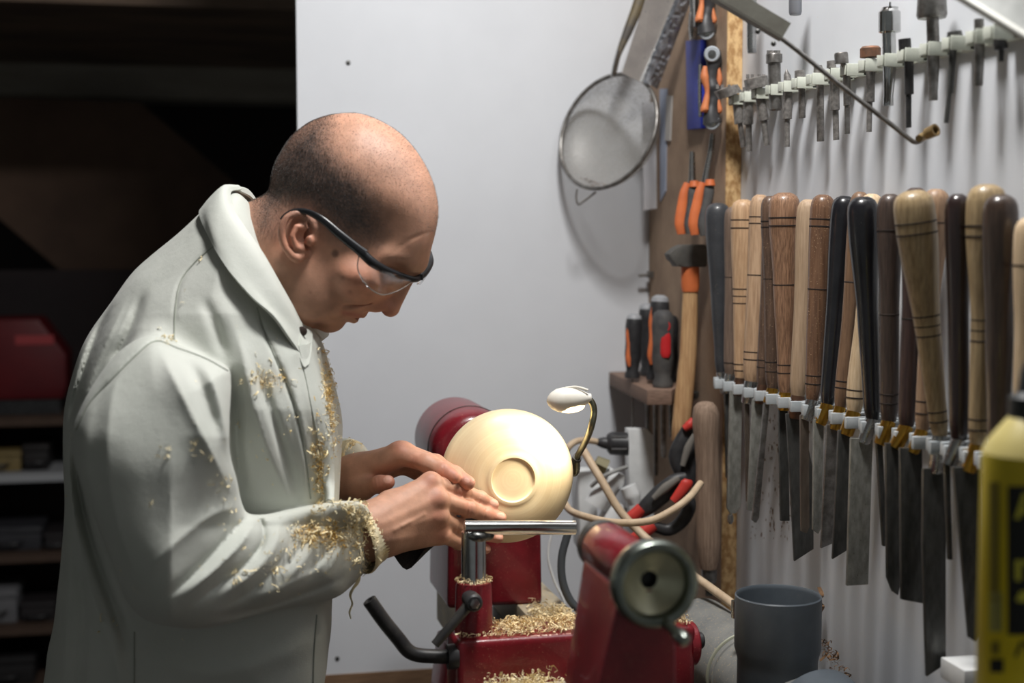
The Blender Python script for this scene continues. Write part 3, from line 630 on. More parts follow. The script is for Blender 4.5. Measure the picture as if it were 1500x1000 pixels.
# pliers
def pliers(jaw, lh, rh, lab):
    Y = Yb(jaw[0][0], 268, .022); D_ = depth(at(jaw[0][0], 268, Y=Y))
    t = thing('pliers', lab, 'pliers', tuple(at(lh[-1][0], 344, Y=Y)), 'orange handled pliers on the brown board')
    build('jaws', [swp(jaw, D_, [6.5, 5, 4.5, 3.5], n=10, smooth=4, flat=.6)], STEEL, t)
    build('handle', swp(lh, D_ - .006, [5, 7, 7.5, 8.5, 9, 6], n=14, smooth=4, flat=.55), ORANGE, t)
    build('handle', swp(rh, D_ - .010, [6, 8, 7, 8, 9.5, 7], n=14, smooth=4, flat=.6), RUBBER, t, label='dark grey grip')
    build('grip_collar', swp([(rh[0][0], rh[0][1] - 3), (rh[0][0], rh[0][1] + 6)], D_ - .010, [6.5, 8.2], n=14, smooth=2), ORANGE, t)
pliers([(1014, 272), (1014, 258), (1014, 240), (1014, 222)], [(1007, 268), (1002, 285), (999, 305), (997, 325), (998, 343)], [(1017, 268), (1015, 285), (1013, 305), (1011, 325), (1012, 342)], 'orange handled pliers beside its twin, hanging farther into the corner')
pliers([(1033, 272), (1036, 250), (1041, 225), (1044, 196)], [(1029, 267), (1024, 285), (1020, 305), (1017, 325), (1018, 344)], [(1040, 266), (1038, 285), (1034, 305), (1031, 325), (1033, 345)], 'orange handled pliers beside its twin, next to the chipboard edge')
# hammer
Y = Yb(1008, 375, .035); D_ = depth(at(1008, 375, Y=Y))
hm = thing('hammer', 'hammer with dusty grey head, orange collar and wooden handle', 'hammer', tuple(at(996, 648, Y=Y)))
build('head', [flat([(980, 372), (990, 363), (1000, 358), (1034, 358), (1036, 362), (1036, 388), (1034, 391), (1002, 391), (996, 388), (992, 391), (988, 384), (983, 380)], Y - .012, .026)], mat('dusty_hammer_steel', srgb(98, 96, 92), 0.6, 0.4, srgb(80, 78, 75), 40, bump=.1), hm, bevel=.0025)
build('handle', turn([(1011, 388, 24), (1011, 428, 22), (1010, 470, 24), (1008, 520, 25), (1003, 570, 27), (998, 620, 27), (996, 644, 26), (996, 647, 22)], Y, 24, .7), wood('ash_handle_wood', srgb(206, 160, 98), srgb(176, 126, 70), 0.5), hm)
build('collar', turn([(1011, 390, 27), (1011, 420, 27), (1011, 427, 24)], Y, 24, .75), ORANGE, hm)
# screwdriver bracket and screwdrivers
zs = at(971, 567, X=XB - .06)[2]
A = at(892, 549, Y=YB - .004); A[2] = zs
B_ = at(948, 571, Z=zs); Cc = at(984, 571, Z=zs); C2 = np.array([XB + .001, Cc[1] + .105, zs]); Bk = np.array([XB + .001, YB - .004, zs])
shp = [A, B_, Cc, C2, Bk]
th_ = .024
build('screwdriver_bracket', prism(shp, (0, 0, -th_)), wood('dusty_bracket_wood', srgb(142, 110, 90), srgb(118, 90, 72), 0.7, ax=0), label='dusty brown wooden bracket holding screwdrivers in the corner', cat='bracket', bevel=.002)
def driver(top, bot, w_, capm, lab, stripes, blade_to, insetm=None, Dd=None, bw=6):
    x0, y0 = top; x1, y1 = bot
    Y = at(x1, y1, X=XB - Dd)[1]
    Y = min(Y, YB - .02)
    D_ = depth(at(x1, y1, Y=Y))
    t = thing('screwdriver', lab, 'screwdriver', tuple(at(x1, blade_to, Y=Y)), 'screwdrivers standing in the bracket')
    f = lambda q: (x0 + (x1 - x0) * q, y0 + (y1 - y0) * q)
    prof_ = [(0, .45), (.03, .75), (.08, .92), (.2, 1.0), (.45, .92), (.62, .98), (.78, .84), (.88, .72), (.95, .92), (1.0, .88)]
    h = build('grip', turn([(*f(q), w_ * r) for q, r in prof_], Y, 20), RUBBER if insetm else BLACKP, t)
    if capm: build('end_cap', turn([(f(0)[0], f(0)[1] - 2, w_ * .4), (*f(.015), w_ * .8), (*f(.06), w_ * .9)], Y, 20), capm, h)
    for dx, ww_ in stripes:
        build('orange_stripe', swp([(f(.1)[0] + dx, f(.1)[1]), (f(.3)[0] + dx * 1.15, f(.3)[1]), (f(.5)[0] + dx * .95, f(.5)[1]), (f(.7)[0] + dx * 1.05, f(.7)[1]), (f(.82)[0] + dx * .8, f(.82)[1])], D_ - w_ * .45 * mpp(D_), [ww_ * .5, ww_, ww_ * .85, ww_, ww_ * .4], n=10, smooth=4, flat=.5), ORANGE, h)
    if insetm:
        build('inset', swp([(f(.28)[0] + 4, f(.28)[1]), (f(.36)[0] + 4, f(.36)[1]), (f(.56)[0] + 4, f(.56)[1]), (f(.62)[0] + 4, f(.62)[1])], D_ - w_ * .58 * mpp(D_), [5, 7.5, 7.5, 5], n=12, smooth=4, flat=.35), insetm, h)
        build('hang_hole_rim', torus(at(f(.21)[0] + 4, f(.21)[1], D=D_ - w_ * .60 * mpp(D_)), FWD, 5.5 * mpp(D_), 1.8 * mpp(D_), 24, 8, u=RGT, sq=1.35), insetm, h)
    build('shaft', turn([(x1, y1 - 6, bw), (x1 + 1, blade_to - 8, bw), (x1 + 1, blade_to, bw * .7)], Y, 12), DULL, t)
GC = mat('grey_end_cap', srgb(150, 152, 156), 0.5)
driver((929, 461), (926, 553), 25, GC, 'slim black and orange screwdriver standing alone at the bracket end', [(-6, 4.5)], 645, bw=3, Dd=.085)
driver((947, 446), (948, 549), 24, GC, 'black screwdriver behind the larger orange and black one', [], 690, Dd=.030)
driver((967, 434), (960, 556), 30, GC, 'large orange and black screwdriver with grey end cap', [(-9, 4.5), (9, 4)], 696, bw=7, Dd=.052)
RDI = mat('red_inset', srgb(186, 36, 40), 0.45)
driver((971, 454), (971, 566), 33, None, 'dark grey screwdriver with red inset grip in the bracket', [], 670, RDI, bw=8, Dd=.060)
driver((984, 462), (982, 560), 22, None, 'dusty grey handled screwdriver squeezed beside the hammer handle', [], 640, Dd=.022)
Y = Yb(1018, 580, .012)
build('bracket_screw', turn([(1016, 571, 3), (1017, 575, 14), (1018, 582, 12), (1019, 584, 5)], Y, 14), DARKSTEEL, label='dark screw head in the brown board beside the hammer handle', cat='screw')
p = at(953, 402, X=XB - .004)
build('wall_hook', [box(p, (.010, .014, .012)), tube(p, p + np.array([-.022, 0, -.002]), .0028, None, 10)], DULL, label='small metal hook on the brown board edge above the screwdrivers', cat='hook')
# big dusty wooden tool handle standing in front of the brown board
Y = Yb(1036, 700, .045)
dh = thing('dusty_gouge', 'thick dusty brown gouge handle hanging blade down before the brown board', 'gouge', tuple(at(1039, 872, Y=Y)))
build('handle', turn([(1033, 588, 12), (1033, 590, 24), (1033, 596, 34), (1034, 606, 39), (1034, 620, 40), (1035, 640, 37), (1037, 680, 35), (1038, 740, 37), (1038, 790, 37), (1039, 820, 32), (1039, 832, 27)], Y, 28), wood('dusty_handle_wood', srgb(156, 128, 104), srgb(128, 102, 82), 0.8), dh)
build('ferrule', turn([(1039, 829, 24), (1039, 848, 22), (1039, 853, 19)], Y, 20), DULL, dh)
build('blade', turn([(1039, 850, 12), (1039, 872, 11)], Y, 12, .5), DARKSTEEL, dh)

# ---------------------------------------------------------------- strainer, package, papers on the back panel
SD = depth(at(890, 200, Y=YB - .105))
st = thing('wire_strainer', 'round fine mesh kitchen strainer with wire rim hanging on the panel', 'strainer', tuple(at(855, 298, D=SD)))
c0 = at(890, 192, D=SD)
mj = nrm(RGT * .34 + UPV * .94); mi0 = nrm(RGT * .94 - UPV * .34)
mi = nrm(mi0 * .72 - FWD * .69)
nn = nrm(np.cross(mi, mj)); nn = nn if nn @ FWD < 0 else -nn
Rm = 88 * mpp(SD)
build('rim', torus(c0, nn, Rm, .0036, 72, 10, u=mj), DULL, st)
MESH = bpy.data.materials.new('fine_wire_mesh'); MESH.use_nodes = True
nt = MESH.node_tree; b = nt.nodes['Principled BSDF']; b.inputs['Base Color'].default_value = srgb(158, 156, 152); b.inputs['Metallic'].default_value = .3; b.inputs['Roughness'].default_value = .55
tcn = nt.nodes.new('ShaderNodeTexCoord'); tn = nt.nodes.new('ShaderNodeTexNoise'); tn.inputs['Scale'].default_value = 700; nt.links.new(tcn.outputs['Object'], tn.inputs['Vector'])
mr = nt.nodes.new('ShaderNodeMapRange'); mr.inputs[1].default_value = .35; mr.inputs[2].default_value = .65; mr.inputs[3].default_value = .30; mr.inputs[4].default_value = .80
nt.links.new(tn.outputs['Fac'], mr.inputs[0]); nt.links.new(mr.outputs[0], b.inputs['Alpha'])
Vm, Fm = [], []
nr, na = 14, 56
for i in range(nr + 1):
    ph = (PI / 2) * i / nr
    for k in range(na):
        th = 2 * PI * k / na
        Vm.append(c0 + Rm * math.sin(ph) * (math.cos(th) * mj + math.sin(th) * np.cross(nn, mj)) - nn * (.054 * math.cos(ph)))
for i in range(nr):
    for k in range(na): Fm.append((i * na + k, i * na + (k + 1) % na, (i + 1) * na + (k + 1) % na, (i + 1) * na + k))
build('mesh_basket', (np.array(Vm), Fm), MESH, st)
build('rest_hook', swp([(845, 277), (844, 290), (847, 299), (853, 296), (873, 281)], SD, 1.6, n=8, smooth=5), DULL, st)
build('handle', [swp([(900, 108), (906, 80), (920, 45), (936, 5), (944, -25)], SD + .01, [3, 4, 7, 9, 9], n=12, smooth=5, flat=.5)], mat('worn_handle', srgb(104, 92, 66), 0.5, 0.2, srgb(74, 70, 66), 30), st)
build('handle_wire', swp([(897, 112), (901, 92), (906, 74)], SD - .002, 3.2, n=8, smooth=4), CHROME, st)
SH = mat('caught_brown_chips', srgb(132, 96, 70), 0.8, 0, srgb(100, 74, 58), 60)
# plastic bagged card strip hanging in front of the strainer
PD = SD - .035
pk = thing('blister_package', 'tilted white card strip with crumpled clear plastic cover', 'package', tuple(at(950, 132, D=PD)))
build('card', prism([at(911, 107, D=PD), at(941, 121, D=PD), at(1000, -20, D=PD - .115), at(952, -22, D=PD - .115)], FWD * .0015), mat('white_card', srgb(212, 206, 200), 0.7, 0, srgb(196, 190, 186), 30, speck=srgb(150, 150, 156), sscale=60, sthr=.70), pk)
# crumpled plastic: displaced grid
Vp, Fp = [], []
na, nb = 36, 10
for i in range(na):
    for k in range(nb):
        s, t_ = i / (na - 1), k / (nb - 1)
        a_ = at(939 + t_ * 24, 120 + t_ * 11, D=PD - .003); b2 = at(996 + t_ * 24, -20, D=PD - .118)
        Vp.append(a_ * (1 - s) + b2 * s - FWD * (.006 * math.sin(PI * t_) + .004 * rng.random()))
for i in range(na - 1):
    for k in range(nb - 1): Fp.append((i * nb + k, i * nb + k + 1, (i + 1) * nb + k + 1, (i + 1) * nb + k))
build('plastic_cover', (np.array(Vp), Fp), mat('crumpled_plastic', srgb(160, 164, 172), 0.14, 0.25, srgb(110, 114, 122), 60, alpha=.85), pk, smooth=15)
build('card_edge', swp([(940, 119), (965, 62, -.047), (992, 0, -.099), (1000, -20, -.115)], PD - .004, [3.2, 2.6, 2.2, 2], n=8, smooth=3), WHITEP, pk)
# papers hanging in the corner
YP = YB - .055
for k, (pl, lab, m_) in enumerate((
    ([(941, 150), (961, 150), (962, 305), (943, 308)], 'long white paper sheet hanging in the corner behind the strainer', mat('white_paper', srgb(206, 206, 210), 0.8)),
    ([(966, 130), (977, 130), (975, 280), (967, 296)], 'blue edged paper sheet hanging beside the white sheet', mat('bluish_paper', srgb(150, 158, 176), 0.8)),
    ([(976, 140), (984, 140), (981, 206), (974, 206)], 'short grey paper slip hanging against the brown board', mat('grey_paper', srgb(170, 166, 162), 0.8)))):
    build('paper_sheet', flat(pl, YP, .003) if k == 0 else prism([at(x, y, X=XB - .0015 * k) for x, y in pl], (.0012 * k, 0, 0)), m_, label=lab, cat='paper')

# ---------------------------------------------------------------- corner clutter behind the lathe
CD = 2.32
# black plug and white board offcut
pg = thing('black_plug', 'black round mains plug on a beige lead in the corner', 'plug', tuple(at(905, 668, D=CD)))
build('plug_body', swp([(920, 650), (912, 650), (895, 649), (889, 649)], CD - .03, [17, 17, 17, 12], n=20, smooth=3), BLACKP, pg)
build('plug_boot', swp([(890, 649), (882, 648), (874, 647)], CD - .03, [9, 8, 5], n=14, smooth=3), BLACKP, pg)
for y in (640, 658): build('grip_ridge', swp([(918, y), (896, y)], CD - .062, 2, n=8, smooth=2), RUBBER, pg)
build('beige_lead', swp([(876, 647, -.03), (862, 645, -.04), (845, 646, -.05), (832, 656, -.06), (826, 672, -.05)], CD, 4.6, n=12, smooth=6), BEIGE, pg)
build('white_offcut', flat([(920, 628), (948, 628), (958, 640), (958, 768), (922, 768)], at(935, 700, D=CD + .02)[1], .02), WHITEP, label='white melamine board offcut standing in the corner behind the clamps', cat='board', bevel=.0015)
# white sockets and plugs
sk = thing('socket_block', 'white socket block with plugged adapters behind the bowl', 'socket', tuple(at(890, 800, D=CD)))
build('block', flat([(846, 690), (874, 690), (878, 806), (850, 806)], at(860, 750, D=CD)[1], .05), WHITEP, sk, bevel=.006)
build('adapter', swp([(872, 740), (884, 720), (898, 700), (904, 690)], CD - .04, [18, 19, 18, 14], n=20, smooth=4), WHITEP, sk)
build('adapter', swp([(880, 790), (892, 770), (902, 745), (908, 736)], CD - .03, [19, 20, 18, 14], n=20, smooth=4), WHITEP, sk)
build('round_plug', swp([(920, 712), (926, 726), (930, 738)], CD - .05, [12, 13, 9], n=18, smooth=4), WHITEP, sk)
build('plug_flange', swp([(872, 676), (889, 684)], CD - .06, [10, 12], n=6, smooth=2), mat('olive_plastic', srgb(130, 122, 88), 0.5), sk)
build('grey_lead', swp([(866, 712, -.06), (880, 700, -.07), (900, 690, -.07), (918, 684, -.05)], CD, 3, n=10, smooth=5), mat('grey_cable', srgb(150, 150, 148), 0.5), sk)
# beige cables
build('power_cable', swp([(826, 735, .1), (836, 748, .06), (860, 757), (900, 765, -.04), (950, 763, -.06), (985, 747, -.06), (1010, 728, -.04), (1026, 708, 0)], 2.05, 5.4, n=12, smooth=6), BEIGE, label='beige cable sagging in a curve behind the red tailstock', cat='cable')
build('power_cable', swp([(852, 655, .1), (862, 672, .08), (882, 705, .06), (908, 748, .05), (940, 782, .04), (985, 822, 0), (1030, 853, -.05), (1062, 876, -.10), (1078, 888, -.12)], 2.08, 6.2, n=12, smooth=6), BEIGE, label='beige cable running straight down to the grey pipe', cat='cable')
build('grey_hose', swp([(832, 780), (823, 815), (824, 850), (836, 880), (858, 902), (870, 925)], 2.06, 6, n=12, smooth=6), mat('dark_grey_hose', srgb(72, 76, 80), 0.5), label='dark grey hose hanging beside the headstock', cat='hose')
build('white_cable', swp([(808, 780), (803, 815), (812, 850), (826, 880), (834, 910)], 2.14, 2, n=8, smooth=6), WHITEP, label='thin white cable hanging beside the headstock', cat='cable')
# spring clamps
RC = mat('red_clamp_pad', srgb(196, 60, 52), 0.5)
GP = mat('grey_clamp_pad', srgb(112, 108, 102), 0.7)
KD = 2.16
k1_ = thing('spring_clamp', 'black and red spring clamp lying slanted below the hammer', 'clamp', tuple(at(955, 790, D=KD)), 'spring clamps in the corner')
build('jaw_arm', swp([(1006, 700), (990, 706), (968, 724), (948, 742), (934, 752)], KD, [9, 13, 15, 13, 9], n=16, smooth=4, flat=.7), BLACKP, k1_)
build('grey_pad', swp([(995, 700), (975, 714), (957, 730)], KD - .016, [4, 7, 4], n=12, smooth=4, flat=.6), GP, k1_)
build('handle_arm', swp([(1004, 722), (1010, 740), (1000, 762), (980, 776), (960, 772), (948, 776)], KD + .01, [9, 10, 10, 9, 8, 7], n=16, smooth=4, flat=.7), BLACKP, k1_)
build('red_tip', swp([(940, 744), (926, 756), (912, 760)], KD - .004, [9, 9, 5], n=14, smooth=4, flat=.7), RC, k1_)
build('red_tip', swp([(958, 768), (944, 778), (926, 788)], KD - .004, [9, 10, 6], n=14, smooth=4, flat=.7), RC, k1_)
build('red_pivot', [swp([(986, 734), (996, 722), (1006, 708), (1008, 702)], KD - .02, [6, 8, 9, 6], n=14, smooth=4, flat=.6)], RC, k1_)
k2_ = thing('spring_clamp', 'black spring clamp with red tip hanging upright behind the gouge handle', 'clamp', tuple(at(1002, 710, D=KD + .06)), 'spring clamps in the corner')
build('jaw_arm', swp([(1010, 622), (1000, 645), (992, 668), (998, 690), (1004, 704)], KD + .06, [8, 12, 13, 11, 8], n=16, smooth=4, flat=.7), BLACKP, k2_)
build('handle_arm', swp([(1022, 630), (1016, 660), (1012, 690), (1010, 712)], KD + .07, [9, 12, 12, 9], n=16, smooth=4, flat=.7), BLACKP, k2_)
build('grey_pad', swp([(1018, 636), (1008, 656), (1000, 682)], KD + .045, [4, 6, 4], n=12, smooth=4, flat=.6), GP, k2_)
build('red_tip', swp([(1002, 628), (1010, 622), (1016, 614)], KD + .05, [5, 7, 5], n=12, smooth=4), RC, k2_)

# ---------------------------------------------------------------- grey extraction pipes
def pipe(p, q, r, **k): return revolve(p, np.asarray(q) - np.asarray(p), [(0, r), (np.linalg.norm(np.asarray(q) - p), r)], 48, cap=False, **k)
cupD = 1.72; cupc = at(1140, 872, D=cupD); cr_ = 63 * mpp(cupD)
cup = thing('pipe_tee', 'grey plastic pipe tee with open upright socket against the white wall', 'pipe', (cupc[0], cupc[1], cupc[2] - .25))
zc = cupc[2]
def cyl_z(prof): return revolve((cupc[0], cupc[1], zc), (0, 0, -1), prof, 56, cap=False)
build('upright_socket', cyl_z([(.10, cr_ * .90), (.004, cr_ * .945), (.0, cr_ * .955), (-.0015, cr_ * .975), (.0, cr_), (.004, cr_), (.064, cr_), (.072, cr_ * .955), (.078, cr_ * .93), (.25, cr_ * .93)]), PVC, cup)
pa = at(1086, 990, D=1.70)
Pc_ = at(1100, 992, D=1.85)
build('run_pipe', revolve(Pc_, (0, 1, 0), [(-.35, .001), (-.35, .0525), (-.002, .0525), (-.001, .0545), (.20, .0545)], 56, cap=False), PVCD, cup)
build('hose_clamp', torus(Pc_ + np.array([0, .012, 0]), (0, 1, 0), .0550, .0028, 56, 8), mat('pale_clamp_band', srgb(176, 178, 160), 0.45, 0.5), cup)
hcp = at(1077, 893, D=1.80)
build('clamp_screw', [tube(hcp - ZZ * .010, hcp + ZZ * .012, .0052, None, 12)], STEEL, cup)
build('branch_pipe', revolve((cupc[0] + .032, cupc[1] - .075, zc - .140), (.10, -1, -.25), [(-.03, .060), (.0, .060), (.25, .060)], 48, cap=True), PVC, cup)
build('branch_ring', torus((cupc[0] + .035, cupc[1] - .105, zc - .147), (.10, -1, -.25), .0605, .0016, 56, 8), PVC, cup)

# ---------------------------------------------------------------- yellow bottle close to the camera
BD = 1.06
bc = at(1507, 640, D=BD); br_ = 66 * mpp(BD)
bot = thing('yellow_bottle', 'yellow plastic bottle with black label and dark nozzle at the rack end', 'bottle', (bc[0], bc[1], bc[2] - .26))
YEL = mat('yellow_plastic', srgb(222, 200, 36), 0.4, 0, srgb(208, 186, 30), 10)
YTOP = mat('cream_shoulder', srgb(206, 190, 120), 0.45)
zz = bc[2]
bd = build('bottle_body', revolve((bc[0], bc[1], zz), (0, 0, -1), [(.012, br_), (.02, br_), (.255, br_), (.26, br_ * .9), (.26, .0001)], 56, cap=False), YEL, bot)
build('shoulder', revolve((bc[0], bc[1], zz), (0, 0, -1), [(-.020, .008), (-.016, .014), (-.004, .024), (.004, .030), (.012, br_)], 56, cap=False), YTOP, bot)
build('nozzle_cap', revolve((bc[0], bc[1], zz), (0, 0, 1), [(.012, .013), (.014, .0150), (.03, .0150), (.034, .009), (.05, .007), (.056, .004)], 32), mat('dark_nozzle', srgb(46, 50, 52), 0.5), bot)
def patch(px0, px1, py0, py1, m_, name, par, lift=.0004, poly=None):
    P = poly or [(px0, py0), (px1, py0), (px1, py1), (px0, py1)]
    Vv = []; n = 10
    # wrap the quad on the bottle surface
    def wrap(px, py):
        d = ray(px, py); ox, oy = CAM[0] - bc[0], CAM[1] - bc[1]; R_ = br_ + lift
        a_ = d[0] ** 2 + d[1] ** 2; b_ = 2 * (ox * d[0] + oy * d[1]); c_ = ox * ox + oy * oy - R_ * R_
        ds = max(b_ * b_ - 4 * a_ * c_, 0); return CAM + d * ((-b_ - math.sqrt(ds)) / (2 * a_))
    Ff = []
    for i in range(n + 1):
        s = i / n
        l_ = (P[0][0] + (P[1][0] - P[0][0]) * s, P[0][1] + (P[1][1] - P[0][1]) * s)
        r_ = (P[3][0] + (P[2][0] - P[3][0]) * s, P[3][1] + (P[2][1] - P[3][1]) * s)
        Vv += [wrap(*l_), wrap(*r_)]
        if i: Ff.append((2 * i - 2, 2 * i, 2 * i + 1, 2 * i - 1))
    build(name, (np.array(Vv), Ff), m_, par)
BLK = mat('label_black', srgb(24, 24, 22), 0.5); LY = mat('label_yellow', srgb(214, 206, 70), 0.5); LG = mat('label_olive', srgb(120, 108, 30), 0.5); LGR = mat('label_grey', srgb(150, 146, 80), 0.5)
patch(1476, 1540, 712, 930, BLK, 'label_panel', bd)
patch(1449, 1464, 706, 880, LG, 'label_small_print', bd)
patch(1449, 1468, 868, 925, LGR, 'label_barcode', bd)
patch(0, 0, 0, 0, LY, 'label_letter', bd, .0008, [(1498, 722), (1506, 722), (1494, 760), (1486, 760)])
patch(0, 0, 0, 0, LY, 'label_letter', bd, .0008, [(1506, 722), (1514, 722), (1526, 760), (1518, 760)])
patch(1496, 1516, 745, 751, LY, 'label_letter_bar', bd, .0008)
patch(1487, 1496, 820, 850, LY, 'label_letter', bd, .0008)
patch(1498, 1520, 820, 828, LY, 'label_letter', bd, .0008)
patch(0, 0, 0, 0, LY, 'label_letter', bd, .0008, [(1488, 880), (1494, 866), (1512, 866), (1512, 884)])
patch(0, 0, 0, 0, BLK, 'label_letter', bd, .0008, [(1494, 940), (1499, 940), (1490, 962), (1485, 962)])
patch(0, 0, 0, 0, BLK, 'label_letter', bd, .0008, [(1499, 940), (1504, 940), (1512, 962), (1507, 962)])
patch(1452, 1464, 940, 958, LG, 'label_small_print', bd)
patch(1450, 1470, 965, 985, BLK, 'label_small_print', bd)
# white block on the wall beside the bottle, holding the shelf the bottle stands on
sz = bc[2] - .26
build('small_shelf', bbox((bc[0] - .05, bc[1] - .10, sz - .02), (XW + .001, bc[1] + .06, sz)), WHITEP, label='small white wall shelf carrying the yellow bottle', cat='shelf')
wb_ = at(1420, 985, X=XW - .02)
build('white_block', box(wb_, (.04, .05, .022)), WHITEP, label='small white plastic block fixed to the wall under the dark blades', cat='block', bevel=.002)
# ================================================================ implicit surfaces for the figure
def surface_net(v, lo, h):
    s = v < 0
    nx, ny, nz = v.shape
    act = np.zeros((nx - 1, ny - 1, nz - 1), bool)
    cnt = np.zeros((nx - 1, ny - 1, nz - 1), np.int8)
    for i in (0, 1):
        for j in (0, 1):
            for k in (0, 1): cnt += s[i:nx - 1 + i, j:ny - 1 + j, k:nz - 1 + k]
    act = (cnt > 0) & (cnt < 8)
    idx = np.argwhere(act); K = len(idx)
    lut = np.full(act.shape, -1, np.int32); lut[act] = np.arange(K)
    corner = [(i, j, k) for i in (0, 1) for j in (0, 1) for k in (0, 1)]
    cv = np.stack([v[idx[:, 0] + i, idx[:, 1] + j, idx[:, 2] + k] for i, j, k in corner], 1)
    acc = np.zeros((K, 3)); num = np.zeros(K)
    for a in range(8):
        for b in range(a + 1, 8):
            ca, cb = np.array(corner[a]), np.array(corner[b])
            if np.abs(ca - cb).sum() != 1: continue
            va, vb = cv[:, a], cv[:, b]; m_ = (va < 0) != (vb < 0)
            t = np.where(m_, va / np.where(np.abs(va - vb) < 1e-12, 1e-12, va - vb), 0)
            acc += np.where(m_[:, None], ca + (cb - ca) * t[:, None], 0); num += m_
    V = lo + (idx + acc / num[:, None]) * h
    F = []
    for ax in range(3):
        sl0 = [slice(None)] * 3; sl1 = [slice(None)] * 3; sl0[ax] = slice(0, -1); sl1[ax] = slice(1, None)
        d = s[tuple(sl0)] != s[tuple(sl1)]
        e = np.argwhere(d)
        o1, o2 = [(1, 2), (2, 0), (0, 1)][ax]
        sh = v.shape
        ok = (e[:, o1] > 0) & (e[:, o2] > 0) & (e[:, o1] < sh[o1] - 1) & (e[:, o2] < sh[o2] - 1); e = e[ok]
        sg = s[e[:, 0], e[:, 1], e[:, 2]]
        def cell(da, db):
            q = e.copy(); q[:, o1] -= da; q[:, o2] -= db; return lut[q[:, 0], q[:, 1], q[:, 2]]
        q = np.stack([cell(1, 1), cell(0, 1), cell(0, 0), cell(1, 0)], 1)
        q[~sg] = q[~sg][:, ::-1]; F.append(q)
    F = np.concatenate(F); F = F[(F >= 0).all(1)]
    return V, F
def implicit(fn, lo, hi, h, c=4):
    lo, hi = np.asarray(lo, float), np.asarray(hi, float)
    nc = np.ceil((hi - lo) / (h * c)).astype(int)
    g = [lo[a] + np.arange(nc[a] + 1) * h * c for a in range(3)]
    G = np.stack(np.meshgrid(*g, indexing='ij'), -1).reshape(-1, 3)
    cvv = fn(G).reshape(nc + 1)
    sgn = (cvv < 0)
    near = np.abs(cvv) < h * c * 1.2
    mn = np.zeros(nc, np.int8); nr_ = np.zeros(nc, bool)
    for i in (0, 1):
        for j in (0, 1):
            for k in (0, 1):
                sl = (slice(i, nc[0] + i), slice(j, nc[1] + j), slice(k, nc[2] + k)); mn += sgn[sl]; nr_ |= near[sl]
    act = ((mn > 0) & (mn < 8)) | nr_
    mask = np.zeros(nc * c + 1, bool)
    A_ = act.repeat(c, 0).repeat(c, 1).repeat(c, 2)
    for i in (0, 1):
        for j in (0, 1):
            for k in (0, 1): mask[i:A_.shape[0] + i, j:A_.shape[1] + j, k:A_.shape[2] + k] |= A_
    ix = [np.minimum((np.arange(n) + c // 2) // c, m_) for n, m_ in zip(mask.shape, nc)]
    v = cvv[np.ix_(*ix)].astype(np.float32).copy()
    I = np.argwhere(mask); vals = np.empty(len(I), np.float32)
    for a in range(0, len(I), 400000):
        vals[a:a + 400000] = fn(lo + I[a:a + 400000] * h)
    v[mask] = vals
    return surface_net(v, lo, h)
def smin(a, b, k):
    hh = np.clip(0.5 + 0.5 * (b - a) / k, 0, 1); return b + (a - b) * hh - k * hh * (1 - hh)
def ssub(a, b, k): return -smin(-a, b, k)
def cone(P, a, b, r0, r1):
    a, b = np.asarray(a), np.asarray(b); ab = b - a; t = np.clip(((P - a) @ ab) / (ab @ ab), 0, 1)
    return np.linalg.norm(P - a - t[:, None] * ab, axis=1) - (r0 + (r1 - r0) * t)
def ell(P, c, r, ax=None):
    q = P - np.asarray(c)
    if ax is not None: q = q @ np.array([nrm(a) for a in ax]).T
    r = np.asarray(r, float); k0 = np.linalg.norm(q / r, axis=1); k1 = np.linalg.norm(q / (r * r), axis=1)
    return np.where(k1 > 1e-9, k0 * (k0 - 1) / np.maximum(k1, 1e-9), -r.min())
def chain(P, pts, rs, k=0.0):
    f = None
    for i in range(len(pts) - 1):
        g = cone(P, pts[i], pts[i + 1], rs[i], rs[i + 1]); f = g if f is None else (smin(f, g, k) if k else np.minimum(f, g))
    return f

class PMap:
    """a value map over photo pixels, sampled bilinearly (for outlines, widths and folds)"""
    def __init__(s, x0, x1, y0, y1, step=2):
        s.x0, s.y0, s.st = x0, y0, step
        s.X, s.Y = np.meshgrid(np.arange(x0, x1 + step, step, dtype=float), np.arange(y0, y1 + step, step, dtype=float)); s.v = np.zeros_like(s.X)
    def __call__(s, px, py):
        fx = np.clip((px - s.x0) / s.st, 0, s.X.shape[1] - 1.001); fy = np.clip((py - s.y0) / s.st, 0, s.X.shape[0] - 1.001)
        i, j = fx.astype(int), fy.astype(int); a, b = fx - i, fy - j; v = s.v
        return (v[j, i] * (1 - a) + v[j, i + 1] * a) * (1 - b) + (v[j + 1, i] * (1 - a) + v[j + 1, i + 1] * a) * b
def seg_d(X, Y, x0, y0, x1, y1):
    dx, dy = x1 - x0, y1 - y0; t = np.clip(((X - x0) * dx + (Y - y0) * dy) / max(dx * dx + dy * dy, 1e-9), 0, 1)
    return np.hypot(X - x0 - t * dx, Y - y0 - t * dy)
